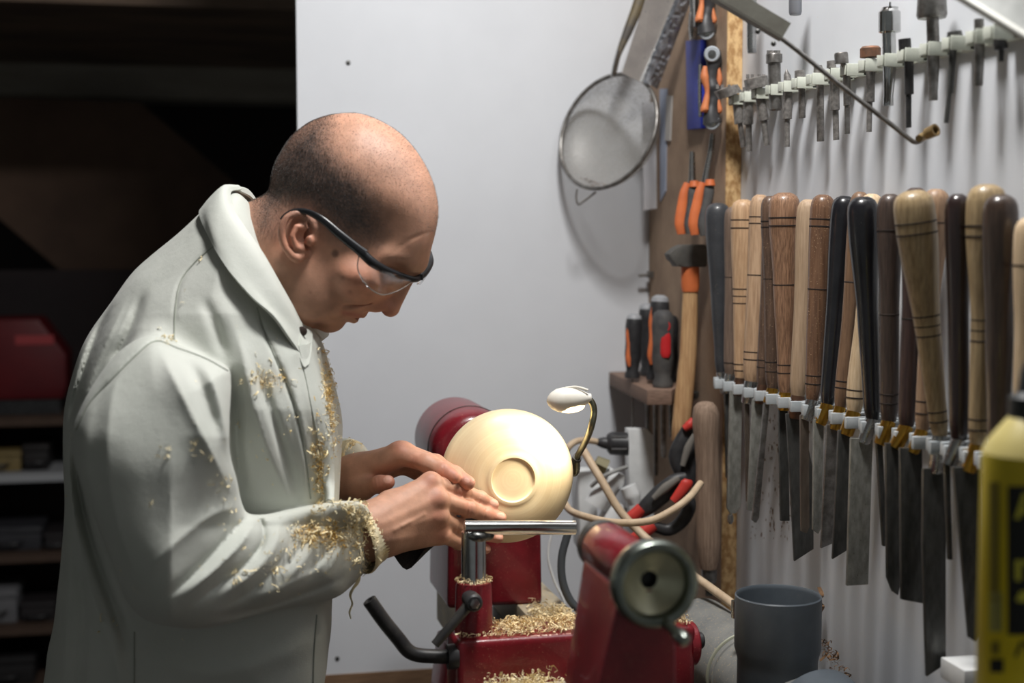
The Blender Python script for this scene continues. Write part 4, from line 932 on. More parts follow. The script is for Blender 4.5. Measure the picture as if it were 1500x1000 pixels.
def poly_map(poly, pad=60, step=2, smooth=5):
    P = np.asarray(poly, float)
    if smooth:
        n = len(P); Q = np.vstack([P[-2:], P, P[:3]]); out = []
        for i in range(2, n + 2):
            for t in np.linspace(0, 1, smooth, endpoint=False):
                a, b, c, d = Q[i - 1], Q[i], Q[i + 1], Q[i + 2]
                out.append(0.5 * (2 * b + (c - a) * t + (2 * a - 5 * b + 4 * c - d) * t * t + (3 * b - a - 3 * c + d) * t ** 3))
        P = np.array(out)
    m_ = PMap(P[:, 0].min() - pad, P[:, 0].max() + pad, P[:, 1].min() - pad, P[:, 1].max() + pad, step)
    d = np.full(m_.X.shape, 1e9); ins = np.zeros(m_.X.shape, bool)
    for i in range(len(P)):
        x0, y0 = P[i]; x1, y1 = P[(i + 1) % len(P)]
        d = np.minimum(d, seg_d(m_.X, m_.Y, x0, y0, x1, y1))
        cnd = ((y0 > m_.Y) != (y1 > m_.Y)); xi = x0 + (m_.Y - y0) * (x1 - x0) / (y1 - y0 if abs(y1 - y0) > 1e-9 else 1e-9); ins ^= cnd & (m_.X < xi)
    m_.v = np.where(ins, d, -d); return m_
def idw(px, py, pts, sig=45.0):
    num = 0; den = 1e-9
    for x, y, v in pts:
        w_ = np.exp(-((px - x) ** 2 + (py - y) ** 2) / (2 * sig * sig)) + 1e-6; num = num + w_ * v; den = den + w_
    return num / den
def inflate(d2, s, R, T, p=2.2):
    e = np.maximum(R - d2, 0) / R; q = np.abs(s) / T
    return ((e ** p + q ** p) ** (1 / p) - 1) * np.minimum(R, T)
def strokes(m_, ls):
    """folds: (polyline px, height m, half width px[, sharp])"""
    for st_ in ls:
        pl, amp, wd_ = st_[:3]
        P = catmull(pl, 4) if len(pl) > 2 else np.asarray(pl, float)
        d = np.full(m_.X.shape, 1e9); tt = np.zeros(m_.X.shape); n = len(P) - 1
        for i in range(n):
            q = seg_d(m_.X, m_.Y, *P[i], *P[i + 1]); up = q < d; d = np.where(up, q, d); tl = np.clip(((m_.X - P[i][0]) * (P[i + 1][0] - P[i][0]) + (m_.Y - P[i][1]) * (P[i + 1][1] - P[i][1])) / max((P[i + 1][0] - P[i][0]) ** 2 + (P[i + 1][1] - P[i][1]) ** 2, 1e-9), 0, 1); tt = np.where(up, (i + tl) / n, tt)
        fade = np.minimum(1, np.minimum(tt, 1 - tt) * 3.2); fade = fade * fade * (3 - 2 * fade)
        m_.v += amp * fade * (np.exp(-(d / wd_) ** 2) if len(st_) < 4 else np.exp(-d / wd_))
    return m_

# ---------------------------------------------------------------- head
HD0 = 1.685
def head_mid(px): return HD0 - 0.16 * (px - 480.0) * mpp(HD0)
def hp(px, py, s=0.0): return at(px, py, D=head_mid(px) + s)
HEADP = [(392, 281), (399, 252), (407, 231), (426, 201), (442, 187), (460, 176), (491, 167), (525, 166), (555, 176), (586, 195), (612, 224), (631, 258), (640, 288), (642, 315), (637, 345), (629, 370), (617, 387), (600, 404), (584, 424), (564, 440), (550, 449), (540, 455), (530, 460), (519, 465), (507, 469), (500, 474), (491, 479), (480, 481.5), (466, 479), (450, 484), (434, 498), (418, 520), (395, 520), (360, 470), (330, 400), (325, 345), (342, 308), (368, 294)]
HM = poly_map(HEADP, 60, 2, 4)
Tpts = [(500, 240, .079), (430, 270, .077), (590, 260, .066), (610, 330, .058), (560, 300, .072), (500, 330, .077), (585, 400, .054), (540, 400, .064), (500, 400, .066), (530, 445, .042), (490, 470, .030), (460, 440, .058), (440, 390, .066), (400, 350, .062), (380, 420, .060), (350, 400, .064), (420, 500, .052)]
Rpts = [(500, 240, .088), (430, 270, .08), (600, 270, .075), (620, 340, .055), (560, 300, .08), (590, 405, .036), (540, 420, .040), (530, 450, .026), (490, 472, .026), (460, 440, .045), (440, 390, .06), (400, 350, .06), (370, 420, .055), (345, 340, .05)]
xh = RGT; yh = -UPV
ear_t = nrm(hp(447, 315) - hp(436, 379)); ear_n = nrm(-FWD * .93 - RGT * .36); ear_w = np.cross(ear_t, ear_n)
def f_head(P):
    px, py, dep = project(P)
    d2 = HM(px, py) * dep / FP; s = dep - head_mid(px)
    f = inflate(d2, s, idw(px, py, Rpts), idw(px, py, Tpts), 2.15)
    # brow, cheek bone, jaw
    f = smin(f, cone(P, hp(612, 388, -.006), hp(566, 372, -.050), .005, .004), .026)
    f = smin(f, ell(P, hp(524, 404, -.050), (.020, .016, .014)), .020)
    f = smin(f, ell(P, hp(455, 430, -.050), (.022, .012, .030)), .022)
    # eye socket, eyeball, lids
    f = ssub(f, ell(P, hp(580, 408, -.046), (.015, .016, .013)), .012)
    f = smin(f, np.linalg.norm(P - hp(570, 409, -.034), axis=1) - .0125, .004)
    f = smin(f, cone(P, hp(584, 411, -.030), hp(556, 401, -.047), .0032, .003), .005)
    # nose
    n = cone(P, hp(602, 402), hp(573, 450, .0), .0062, .0100)
    n = smin(n, ell(P, hp(571, 452, 0), (.0095, .0098, .0088)), .005)
    for sg in (-1, 1):
        n = smin(n, ell(P, hp(556, 447, .0115 * sg), (.0105, .0062, .0085), (nrm(hp(572, 452) - hp(550, 444)), FWD, UPV)), .006)
    n = ssub(n, ell(P, hp(561, 457, -.0075), (.0055, .0032, .0036)), .002)
    f = smin(f, n, .008)
    # nasolabial crease, mouth, lips, chin
    f = ssub(f, cone(P, hp(542, 441, -.026), hp(505, 449, -.042), .0022, .0012), .006)
    f = smin(f, cone(P, hp(530, 459, -.002), hp(509, 457, -.026), .0058, .003), .006)
    f = smin(f, cone(P, hp(518, 466, -.001), hp(503, 461, -.024), .0062, .003), .006)
    f = ssub(f, cone(P, hp(528, 466, 0), hp(500, 457, -.032), .0020, .0013), .0025)
    f = smin(f, ell(P, hp(484, 473, -.004), (.014, .016, .010)), .012)
    # temple dip
    f = ssub(f, ell(P, hp(558, 352, -.088), (.022, .016, .022)), .045)
    # forehead wrinkles
    for dx in (0, 9, 19):
        f = f + .00022 * np.exp(-(seg_d(px, py, 628 - dx, 340 + dx * .3, 590 - dx * .8, 352 + dx) / 2.2) ** 2)
    # sternomastoid on the neck
    f = smin(f, cone(P, hp(430, 385, -.052), hp(425, 505, -.030), .012, .010), .020)
    # ear
    e = ell(P, hp(433, 346, -.0765), (.0150, .0265, .0050), (ear_w, ear_t, ear_n))
    hel = [(456, 351, -.068), (459, 333, -.072), (450, 318, -.077), (435, 312.5, -.083), (420, 319, -.088), (412.5, 336, -.090), (415, 355, -.088), (424, 370, -.084), (435, 378, -.078), (446, 370, -.070)]
    hpnt = catmull([hp(*q) for q in hel], 2)
    rr = np.interp(np.linspace(0, 1, len(hpnt)), [0, .2, .5, .75, .9, 1], [.0028, .0038, .0042, .0044, .0062, .004])
    e = smin(e, chain(P, hpnt, rr), .003)
    e = ssub(e, ell(P, hp(442, 347, -.087), (.0085, .0135, .0110), (ear_w, ear_t, ear_n)), .004)
    e = ssub(e, chain(P, [hp(452, 329, -.082), hp(436, 322, -.090), hp(423, 330, -.095), hp(420, 346, -.095)], [.0022, .0030, .0030, .0015]), .0025)
    e = smin(e, chain(P, [hp(447, 333, -.079), hp(434, 332, -.085), hp(428, 346, -.087), (hp(433, 362, -.083)), hp(443, 366, -.076)], [.0022, .003, .0032, .0034, .003]), .003)
    e = smin(e, ell(P, hp(454, 353, -.073), (.0045, .0062, .0050), (ear_w, ear_t, ear_n)), .004)
    f = smin(f, e, .006)
    return f
hlo = np.min([hp(x, y, s) for x in (320, 655) for y in (155, 525) for s in (-.10, .085)], 0) - .006
hhi = np.max([hp(x, y, s) for x in (320, 655) for y in (155, 525) for s in (-.10, .085)], 0) + .006
VH, FH = implicit(f_head, hlo, hhi, .0016, 4)

# ---------------------------------------------------------------- hands
def Q(l): return [at(x, y, D=d) for x, y, d in l]
RH = dict(
 wrist=(538, 777, 1.676),
 mcp=[(631, 707, 1.722), (641, 731, 1.714), (642, 757, 1.716), (646, 783, 1.728)],
 fing=[[(631, 707, 1.722), (676, 719, 1.755), (703, 730, 1.775), (722, 739, 1.786)],
       [(641, 731, 1.714), (686, 745, 1.752), (711, 753, 1.776), (733, 758, 1.789)],
       [(642, 757, 1.716), (672, 771, 1.752), (706, 782, 1.780), (729, 787, 1.791)],
       [(646, 783, 1.728), (672, 794, 1.755), (695, 800, 1.776), (712, 804, 1.787)]],
 r=[[.0114, .0100, .0090, .0076], [.0114, .0102, .0092, .0078], [.0108, .0096, .0086, .0072], [.0098, .0084, .0076, .0062]])
rw = at(*RH['wrist'][:2], D=RH['wrist'][2])
def f_rhand(P):
    f = None
    mc = Q(RH['mcp']); base = [at(545, 757, D=1.678), at(546, 768, D=1.672), at(547, 782, D=1.672), at(549, 794, D=1.678)]
    for b, m_ in zip(base, mc):
        g = cone(P, b, m_, .0180, .0118); f = g if f is None else smin(f, g, .016)
    f = smin(f, cone(P, at(516, 786, D=1.668), at(554, 776, D=1.684), .0300, .0275), .02)
    # palm side and thumb base, thumb tucked behind the palm
    f = smin(f, cone(P, at(560, 770, D=1.700), at(628, 755, D=1.738), .020, .015), .02)
    th = chain(P, Q([(570, 735, 1.70), (606, 724, 1.735), (628, 728, 1.755), (645, 735, 1.765)]), [.014, .0115, .0105, .009], .006)
    f = smin(f, th, .008)
    for i, (fg, r) in enumerate(zip(RH['fing'], RH['r'])):
        p = Q(fg); g = chain(P, p, r, .003)
        for j in (1, 2):
            g = smin(g, np.linalg.norm(P - (p[j] - FWD * .0012), axis=1) - r[j] * 1.04, .004)
        f = smin(f, g, .0055) if i == 0 else smin(f, g, .0048)
    for m_, a_ in zip(mc, (.0126, .0128, .0122, .0108)):
        f = smin(f, np.linalg.norm(P - (m_ - FWD * .003 + UPV * .001), axis=1) - a_ * .86, .008)
    px, py, dep = project(P)
    near = dep < 1.735
    # tendons and a vein on the back of the hand
    b = 0
    for x0, y0, x1, y1, am, wd_ in ((560, 752, 628, 712, .0005, 6), (562, 766, 636, 732, .0008, 6), (565, 780, 636, 757, .0007, 6), (568, 792, 640, 782, .0004, 6), (590, 770, 622, 753, .0007, 3), (578, 776, 600, 764, .0006, 3)):
        b = b + am * np.exp(-(seg_d(px, py, x0, y0, x1, y1) / wd_) ** 2)
    for x0, y0, x1, y1 in ((677, 710, 675, 728), (682, 711, 680, 729), (687, 736, 684, 754), (691, 738, 688, 755), (705, 724, 702, 737), (712, 746, 709, 760), (673, 762, 670, 780)):
        b = b - .0006 * np.exp(-(seg_d(px, py, x0, y0, x1, y1) / 1.3) ** 2)
    return f - np.where(near | (px > 660), b, 0)
LHM = Q([(588, 667, 1.772), (592, 662, 1.788), (590, 670, 1.806), (585, 680, 1.818)])
LF = [[(588, 667, 1.772), (626, 678, 1.756), (650, 690, 1.744), (665, 698, 1.738)],
      [(592, 662, 1.788), (638, 679, 1.768), (666, 695, 1.754), (686, 707, 1.746)],
      [(590, 670, 1.806), (634, 690, 1.792), (656, 705, 1.786), (672, 716, 1.782)],
      [(585, 680, 1.818), (622, 700, 1.806), (640, 712, 1.80), (652, 720, 1.796)]]
LR = [[.0124, .0110, .0101, .0087], [.0118, .0110, .0101, .0087], [.0105, .0090, .008, .007], [.0095, .008, .007, .006]]
def f_lhand(P):
    f = None
    for b, m_ in zip(Q([(520, 692, 1.785), (520, 690, 1.797), (518, 694, 1.81), (516, 702, 1.818)]), LHM):
        g = cone(P, b, m_, .0160, .0122); f = g if f is None else smin(f, g, .018)
    f = smin(f, cone(P, at(478, 706, D=1.812), at(524, 698, D=1.797), .0240, .0225), .02)
    f = smin(f, cone(P, at(513, 712, D=1.786), at(532, 717, D=1.772), .0165, .0135), .014)
    th = chain(P, Q([(522, 715, 1.775), (540, 713, 1.762), (556, 709, 1.750), (568, 706, 1.744)]), [.0135, .0112, .0102, .0088], .004)
    th = smin(th, np.linalg.norm(P - at(556, 709, D=1.748), axis=1) - .0104, .004)
    f = smin(f, th, .007)
    for fg, r in zip(LF, LR):
        p = Q(fg); g = chain(P, p, r, .003)
        for j in (1, 2): g = smin(g, np.linalg.norm(P - (p[j] - FWD * .001), axis=1) - r[j] * 1.05, .004)
        f = smin(f, g, .005)
    f = smin(f, np.linalg.norm(P - at(584, 660, D=1.778), axis=1) - .0105, .010)
    px, py, dep = project(P); b = 0
    for x0, y0, x1, y1 in ((605, 668, 602, 684), (609, 670, 606, 685), (650, 682, 645, 700), (553, 700, 555, 716), (548, 702, 550, 717)):
        b = b - .0006 * np.exp(-(seg_d(px, py, x0, y0, x1, y1) / 1.4) ** 2)
    return f - b
def bounds(fn_pts, m_):
    a = np.array(fn_pts); return a.min(0) - m_, a.max(0) + m_
lo, hi = bounds(Q([p for f_ in RH['fing'] for p in f_]) + [at(515, 785, D=1.665), at(560, 820, D=1.68), at(520, 740, D=1.665), at(645, 735, D=1.775)], .032)
VR_, FR_ = implicit(f_rhand, lo, hi, .00125, 5)
lo, hi = bounds(Q([p for f_ in LF for p in f_]) + [at(478, 706, D=1.81), at(522, 740, D=1.76)], .032)
VL_, FL_ = implicit(f_lhand, lo, hi, .00125, 5)
# hidden body under the coat joining head and hands
def f_core(P):
    f = cone(P, at(395, 440, D=1.69), at(330, 420, D=1.69), .045, .06)
    f = smin(f, cone(P, at(330, 460, D=1.68), at(290, 800, D=1.70), .070, .07), .05)
    f = smin(f, cone(P, at(290, 800, D=1.70), at(285, 1010, D=1.70), .07, .08), .05)
    f = smin(f, chain(P, Q([(330, 450, 1.67), (245, 580, 1.56), (250, 850, 1.53), (400, 825, 1.60), (535, 779, 1.674)]), [.035, .034, .034, .034, .024]), .03)
    f = smin(f, chain(P, Q([(330, 430, 1.72), (380, 560, 1.85), (390, 760, 1.93), (440, 725, 1.88), (495, 703, 1.80)]), [.05, .045, .036, .032, .021]), .03)
    return f
lo, hi = bounds(Q([(180, 300, 1.40), (180, 1100, 1.40), (580, 300, 2.0), (580, 1100, 2.0), (180, 1100, 2.0)]), .0)
VC_, FC_ = implicit(f_core, lo, hi, .008, 3)

# ---------------------------------------------------------------- skin
SKIN = bpy.data.materials.new('skin'); SKIN.use_nodes = True
nt = SKIN.node_tree; N = nt.nodes; Lk = nt.links; b = N['Principled BSDF']
b.inputs['Roughness'].default_value = .56; b.inputs['Subsurface Weight'].default_value = .12; b.inputs['Subsurface Radius'].default_value = (.012, .004, .002); b.inputs['Subsurface Scale'].default_value = .35
at1 = N.new('ShaderNodeAttribute'); at1.attribute_name = 'skin_tint'
nz = N.new('ShaderNodeTexNoise'); nz.inputs['Scale'].default_value = 70; nz.inputs['Detail'].default_value = 5
tcs = N.new('ShaderNodeTexCoord'); Lk.new(tcs.outputs['Object'], nz.inputs['Vector'])
mr = N.new('ShaderNodeMapRange'); mr.inputs[1].default_value = .3; mr.inputs[2].default_value = .7; mr.inputs[3].default_value = .86; mr.inputs[4].default_value = 1.12; Lk.new(nz.outputs['Fac'], mr.inputs[0])
mx = N.new('ShaderNodeMix'); mx.data_type = 'RGBA'; mx.blend_type = 'MULTIPLY'; mx.inputs[0].default_value = 1; Lk.new(at1.outputs['Color'], mx.inputs[6]); Lk.new(mr.outputs[0], mx.inputs[7])
Lk.new(mx.outputs[2], b.inputs['Base Color'])
nz2 = N.new('ShaderNodeTexNoise'); nz2.inputs['Scale'].default_value = 420; nz2.inputs['Detail'].default_value = 3; Lk.new(tcs.outputs['Object'], nz2.inputs['Vector'])
bp = N.new('ShaderNodeBump'); bp.inputs['Strength'].default_value = .22; bp.inputs['Distance'].default_value = .0008; Lk.new(nz2.outputs['Fac'], bp.inputs['Height']); Lk.new(bp.outputs[0], b.inputs['Normal'])

def soft(poly, px, py, w_):
    m_ = poly_map(poly, 40, 2, 4); return np.clip(m_(px, py) / w_ * .5 + .5, 0, 1)
HAIRP = [(376, 300), (385, 262), (400, 228), (425, 196), (452, 178), (474, 172), (480, 185), (478, 205), (490, 230), (512, 252), (530, 268), (545, 296), (556, 322), (552, 345), (530, 350), (500, 344), (474, 322), (462, 318), (452, 306), (430, 302), (412, 308), (400, 322), (392, 335), (380, 330)]
def mix(a, c, t): return a * (1 - t[:, None]) + np.asarray(c[:3]) * t[:, None]
def skin_cols(V, F, kind):
    px, py, dep = project(V); base = np.tile(np.array(srgb(190, 143, 118)[:3]), (len(V), 1))
    hair = np.zeros(len(V))
    g = lambda x, y, r: np.exp(-((px - x) ** 2 + (py - y) ** 2) / (2 * r * r))
    if kind == 'head':
        base = mix(base, srgb(186, 116, 92), .55 * np.clip(g(435, 345, 26) + g(568, 452, 16) + g(520, 415, 26), 0, 1))
        base = mix(base, srgb(162, 124, 104), .45 * np.clip(g(470, 440, 30) + g(500, 462, 18), 0, 1))     # beard shadow
        base = mix(base, srgb(160, 92, 82), .7 * np.clip(np.exp(-(seg_d(px, py, 528, 463, 504, 458) / 4.0) ** 2), 0, 1))
        hair = soft(HAIRP, px, py, 26.0)
        fuzz = .16 * np.clip(soft([(400, 240), (440, 185), (500, 165), (560, 175), (600, 205), (628, 250), (642, 300), (620, 330), (590, 300), (560, 320), (520, 280), (470, 260)], px, py, 40), 0, 1)
        hair = np.maximum(hair, fuzz)
        dark = np.array(srgb(76, 72, 71)[:3])
        base = mix(base, dark, np.clip(hair * (.72 + .5 * rng.random(len(V))), 0, 1) * .92)
        sp_ = np.clip(1.25 - (((px - 491) / 6.0) ** 2 + ((py - 371) / 6.5) ** 2), 0, 1); base = mix(base, srgb(104, 74, 62), sp_ * .85)
        for x, y, r in ((502, 407, 3.5), (513, 427, 2.6), (455, 428, 2)):
            base = mix(base, srgb(130, 84, 70), np.exp(-((px - x) ** 2 + (py - y) ** 2) / (r * r)) * .6)
    else:
        tips = [(722, 739), (733, 758), (729, 787), (712, 804)] if kind == 'r' else [(665, 698), (686, 707), (568, 706)]
        for x, y in tips: base = mix(base, srgb(206, 132, 112), .5 * g(x, y, 12))
        kn = [(631, 704), (641, 730), (642, 755), (646, 782), (678, 719), (687, 745)] if kind == 'r' else [(585, 655), (608, 676), (552, 708), (650, 690)]
        for x, y in kn: base = mix(base, srgb(190, 118, 96), .5 * g(x, y, 9))
        nails = [(724, 736, .4, 7, 4.6), (734, 755, .25, 7, 4.6), (731, 786, .2, 5.5, 4), (714, 803, .25, 5, 3.6)] if kind == 'r' else [(568, 702, -.15, 7, 6), (684, 703, .5, 5, 3.4)]
        for x, y, an_, a_, b_ in nails:
            u_ = (px - x) * math.cos(an_) + (py - y) * math.sin(an_); v_ = -(px - x) * math.sin(an_) + (py - y) * math.cos(an_)
            base = mix(base, srgb(226, 176, 156), np.clip(2.2 - 2 * ((u_ / a_) ** 2 + (v_ / b_) ** 2), 0, 1) * .8)
    return base, hair
cols, n0, VV, FF = [], 0, [], []
for V_, F_, kd in ((VH, FH, 'head'), (VR_, FR_, 'r'), (VL_, FL_, 'l'), (VC_, FC_, 'core')):
    c_, hr_ = skin_cols(V_, F_, kd)
    if kd == 'head': HEADHAIR = hr_
    cols.append(c_); VV.append(V_); FF.append(F_ + n0); n0 += len(V_)
VV = np.concatenate(VV); FF = np.concatenate(FF); cols = np.concatenate(cols)
def raw_mesh(name, V, F, m_, parent=None, loc=None, colors=None, smooth=True):
    off = OFF[parent] if parent is not None else np.asarray(loc, float)
    me = bpy.data.meshes.new(name); F = np.asarray(F, np.int32)
    me.vertices.add(len(V)); me.vertices.foreach_set('co', (V - off).astype(np.float32).ravel())
    k = F.shape[1]; me.loops.add(F.size); me.loops.foreach_set('vertex_index', F.ravel())
    me.polygons.add(len(F)); me.polygons.foreach_set('loop_start', np.arange(0, F.size, k, dtype=np.int32))
    me.update(calc_edges=True); me.validate()
    if smooth: me.polygons.foreach_set('use_smooth', np.ones(len(me.polygons), bool))
    if colors is not None:
        a = me.color_attributes.new('skin_tint', 'FLOAT_COLOR', 'POINT'); a.data.foreach_set('color', np.concatenate([colors, np.ones((len(colors), 1))], 1).astype(np.float32).ravel())
    me.materials.append(m_); o = bpy.data.objects.new(name, me); COL.objects.link(o)
    if parent is not None: o.parent = parent
    else: o.location = tuple(off)
    OFF[o] = off; return o
body_base = at(280, 1000, D=1.68)
person = raw_mesh('person', VV, FF, SKIN, loc=(body_base[0], body_base[1], VV[:, 2].min()), colors=cols)
person['label'] = 'person in a pale work coat and safety glasses bending over the lathe, sanding'; person['category'] = 'person'
# cropped hair: many very short strands lying on the scalp
HAIRM = mat('short_dark_hair', srgb(66, 62, 61), 0.45, 0, srgb(150, 147, 146), 300, lo=.45, hi=.75)
fc = VH[FH].mean(1); e1 = VH[FH[:, 1]] - VH[FH[:, 0]]; e2 = VH[FH[:, 3]] - VH[FH[:, 0]]
nf = np.cross(e1, e2); ar = np.linalg.norm(nf, axis=1); nf = nf / ar[:, None]
if np.mean(np.einsum('ij,ij->i', nf, fc - hp(500, 290))) < 0: nf = -nf
hw_ = HEADHAIR[FH].mean(1) * ar; hw_ = np.where(HEADHAIR[FH].mean(1) > .05, hw_, 0); hw_ /= hw_.sum()
ns = 70000
ch = rng.choice(len(fc), ns, p=hw_)
p0 = fc[ch] + (rng.random((ns, 1)) - .5) * e1[ch] + (rng.random((ns, 1)) - .5) * e2[ch]
dirh = nrm(hp(600, 330) - hp(420, 240)); dd = nf[ch] * .75 + dirh * .5 + (rng.random((ns, 3)) - .5) * .5; dd /= np.linalg.norm(dd, axis=1)[:, None]
ln_ = (.0012 + .0010 * rng.random((ns, 1))); sdv = np.cross(dd, rng.random((ns, 3)) - .5); sdv /= np.linalg.norm(sdv, axis=1)[:, None]
HV = np.stack([p0 - sdv * .00013, p0 + sdv * .00013, p0 + dd * ln_], 1).reshape(-1, 3)
ho = raw_mesh('cropped_hair', HV, np.arange(ns * 3).reshape(-1, 3), HAIRM, parent=person, smooth=False)
ho['kind'] = 'stuff'; ho['label'] = 'closely cropped dark greying hair'
# ================================================================ work coat
TP = [(346, 282), (322, 288), (298, 308), (262, 340), (226, 371), (190, 404), (158, 446), (130, 490), (111, 532), (98, 575), (92, 620), (93, 680), (95, 740), (92, 800), (84, 870), (74, 940), (64, 1010), (54, 1090), (482, 1090), (476, 1010), (482, 940), (488, 880), (491, 820), (494, 760), (498, 700), (500, 650), (499, 612), (492, 572), (482, 535), (474, 505), (462, 484), (446, 462), (424, 430), (402, 384), (385, 340), (366, 300)]
TM = poly_map(TP, 60, 3, 4)
AP = [(222, 492), (262, 505), (300, 520), (334, 538), (339, 560), (338, 585), (333, 620), (332, 650), (337, 675), (346, 704), (353, 735), (362, 752), (385, 753), (420, 745), (460, 737), (500, 733), (526, 736), (540, 748), (546, 776), (545, 806), (534, 836), (514, 859), (492, 875), (455, 884), (420, 891), (380, 901), (340, 912), (300, 919), (252, 918), (222, 912), (200, 898), (180, 872), (166, 832), (140, 760), (116, 692), (107, 640), (120, 596), (150, 545), (185, 508)]
AM = poly_map(AP, 60, 3, 4)
def arm_mid(px, py):
    fore = np.clip((px - 250.0) / 295.0, 0, 1)
    d = 1.495 + (1.682 - 1.495) * fore * np.clip((py - 640) / 130.0, 0, 1)
    q = np.clip((700.0 - py) / 220.0, 0, 1); return d + .034 * q * q * (3 - 2 * q)
FA = PMap(60, 600, 470, 960, 2); FT = PMap(30, 540, 250, 1100, 2)
strokes(FA, [
 # plane breaks running down the upper arm to the elbow bend
 ([(226, 494), (250, 545), (280, 605), (312, 668), (350, 742)], .0090, 20, 1),
 ([(290, 518), (314, 565), (326, 612), (336, 680)], .0070, 14, 1),
 ([(262, 512), (290, 556), (308, 606), (322, 656)], -.0050, 9),
 ([(190, 512), (164, 580), (158, 690), (182, 800), (222, 880)], .0060, 26, 1),
 ([(148, 545), (128, 610), (126, 690), (150, 790)], .0030, 11),
 # elbow folds fanning out from the bend
 ([(358, 744), (330, 746), (290, 768), (240, 812), (205, 860)], .0065, 16, 1),
 ([(368, 752), (346, 772), (314, 808), (272, 850), (226, 888)], -.0100, 7, 1),
 ([(376, 756), (360, 786), (332, 818), (294, 852), (256, 884)], .0100, 9, 1),
 ([(394, 760), (386, 794), (358, 828), (318, 858), (276, 892)], -.0095, 7, 1),
 ([(408, 754), (406, 792), (386, 824), (352, 854), (310, 884)], .0070, 10, 1),
 ([(374, 752), (385, 770), (382, 800), (368, 818)], -.0060, 3.5),
 ([(426, 752), (424, 798), (400, 836), (360, 870), (312, 898)], -.0055, 8, 1),
 ([(350, 882), (400, 866), (450, 842), (515, 796)], .0060, 14, 1),
 ([(300, 908), (370, 893), (440, 870), (525, 838)], -.0060, 6),
 # forearm
 ([(456, 742), (450, 780), (428, 818), (396, 846)], -.0050, 6, 1),
 ([(474, 742), (466, 786), (442, 826), (410, 856)], .0055, 9, 1),
 ([(497, 742), (488, 786), (466, 824), (440, 850)], -.0050, 5, 1),
 ([(514, 744), (504, 790), (484, 830), (460, 852)], .0045, 8, 1),
 ([(112, 632), (132, 590), (165, 555), (200, 520), (228, 500), (262, 511), (300, 525), (333, 542)], -.0030, 3.0)])
strokes(FT, [
 ([(340, 530), (346, 590), (348, 660), (358, 735)], -.0150, 9),
 ([(346, 480), (366, 570), (392, 660), (432, 750)], .0100, 16, 1),
 ([(372, 520), (396, 600), (418, 670), (440, 745)], -.0075, 8),
 ([(318, 420), (346, 490), (376, 570), (402, 650), (420, 720)], .0040, 16, 1),
 ([(296, 430), (316, 480), (336, 540)], -.0050, 9),
 ([(410, 500), (434, 580), (446, 660), (450, 740)], .0035, 9),
 # back drapes
 ([(112, 600), (114, 700), (136, 800), (168, 890), (200, 980)], -.0130, 8),
 ([(100, 600), (104, 720), (120, 820), (148, 910), (184, 1010)], .0090, 12, 1),
 ([(170, 430), (138, 500), (112, 580), (100, 640)], -.0090, 6),
 ([(192, 425), (156, 500), (128, 570), (110, 630)], .0080, 12, 1),
 ([(216, 420), (186, 490), (160, 545)], -.0070, 7),
 ([(92, 700), (102, 820), (96, 940), (90, 1060)], .0050, 9),
 ([(108, 780), (124, 880), (118, 980), (112, 1060)], -.0060, 7),
 ([(146, 880), (170, 950), (182, 1060)], .0050, 9),
 # under the arm
 ([(215, 960), (300, 985), (400, 965), (470, 925)], .0040, 14),
 ([(230, 1010), (320, 1020), (420, 1000)], -.0035, 12),
 ([(313, 358), (288, 382), (266, 410), (257, 445), (255, 495)], -.0022, 2.6),
 ([(374, 446), (384, 480), (410, 540), (432, 600), (448, 670), (456, 740)], -.0040, 2.6),
 ([(438, 522), (452, 590), (470, 660), (474, 740)], .0022, 8)])
def wob(P, a):
    x, y, z = P[:, 0], P[:, 1], P[:, 2]
    return a * (np.sin(31 * x + 17 * z + 2) * np.sin(23 * y - 29 * z) + .6 * np.sin(57 * x - 43 * z + 5 * np.sin(11 * z)) * np.sin(49 * y + 37 * z + 1))
def f_coat(P):
    px, py, dep = project(P); k = dep / FP
    # torso
    Tt = .112 + .030 * np.clip((py - 300) / 160.0, 0, 1) - .050 * np.clip((py - 600) / 200.0, 0, 1)
    Dm = 1.695 + .0 * px
    t = inflate(TM(px, py) * k, dep - Dm, .115 + 0 * px, Tt, 2.3)
    t = t - FT(px, py) * np.clip((Dm - dep) / .045, 0, 1)
    # near arm
    am = arm_mid(px, py); wr = np.clip((px - 360.0) / 180.0, 0, 1)
    a = inflate(AM(px, py) * k, dep - am, .058 - .006 * wr, .070 - .022 * wr, 2.2)
    a = a - FA(px, py) * np.clip((am + .005 - dep) / .03, 0, 1)
    f = smin(t, a, .004 + .034 * np.clip((640 - py) / 160.0, 0, 1) ** 2 * np.clip((340 - px) / 110.0, 0, 1))
    # far arm
    b = chain(P, FARM, [.062, .060, .054, .044, .034], .02)
    f = smin(f, b, .012)
    return f + wob(P, .0013)
FARM = Q([(380, 520, 1.80), (410, 620, 1.88), (410, 740, 1.92), (460, 706, 1.87), (506, 680, 1.835)])
lo, hi = bounds(Q([(45, 270, 1.42), (45, 1075, 1.42), (560, 270, 1.98), (560, 1075, 1.98), (45, 1075, 1.98), (45, 270, 1.98), (560, 1075, 1.42)]), .0)
lo[2] = at(280, 1072, D=1.68)[2]
VK, FK = implicit(f_coat, lo, hi, .0024, 5)
COAT = bpy.data.materials.new('pale_cotton_twill'); COAT.use_nodes = True
nt = COAT.node_tree; N = nt.nodes; Lk = nt.links; b = N['Principled BSDF']; b.inputs['Roughness'].default_value = .85; b.inputs['Sheen Weight'].default_value = .15; b.inputs['Specular IOR Level'].default_value = .25
tcs = N.new('ShaderNodeTexCoord')
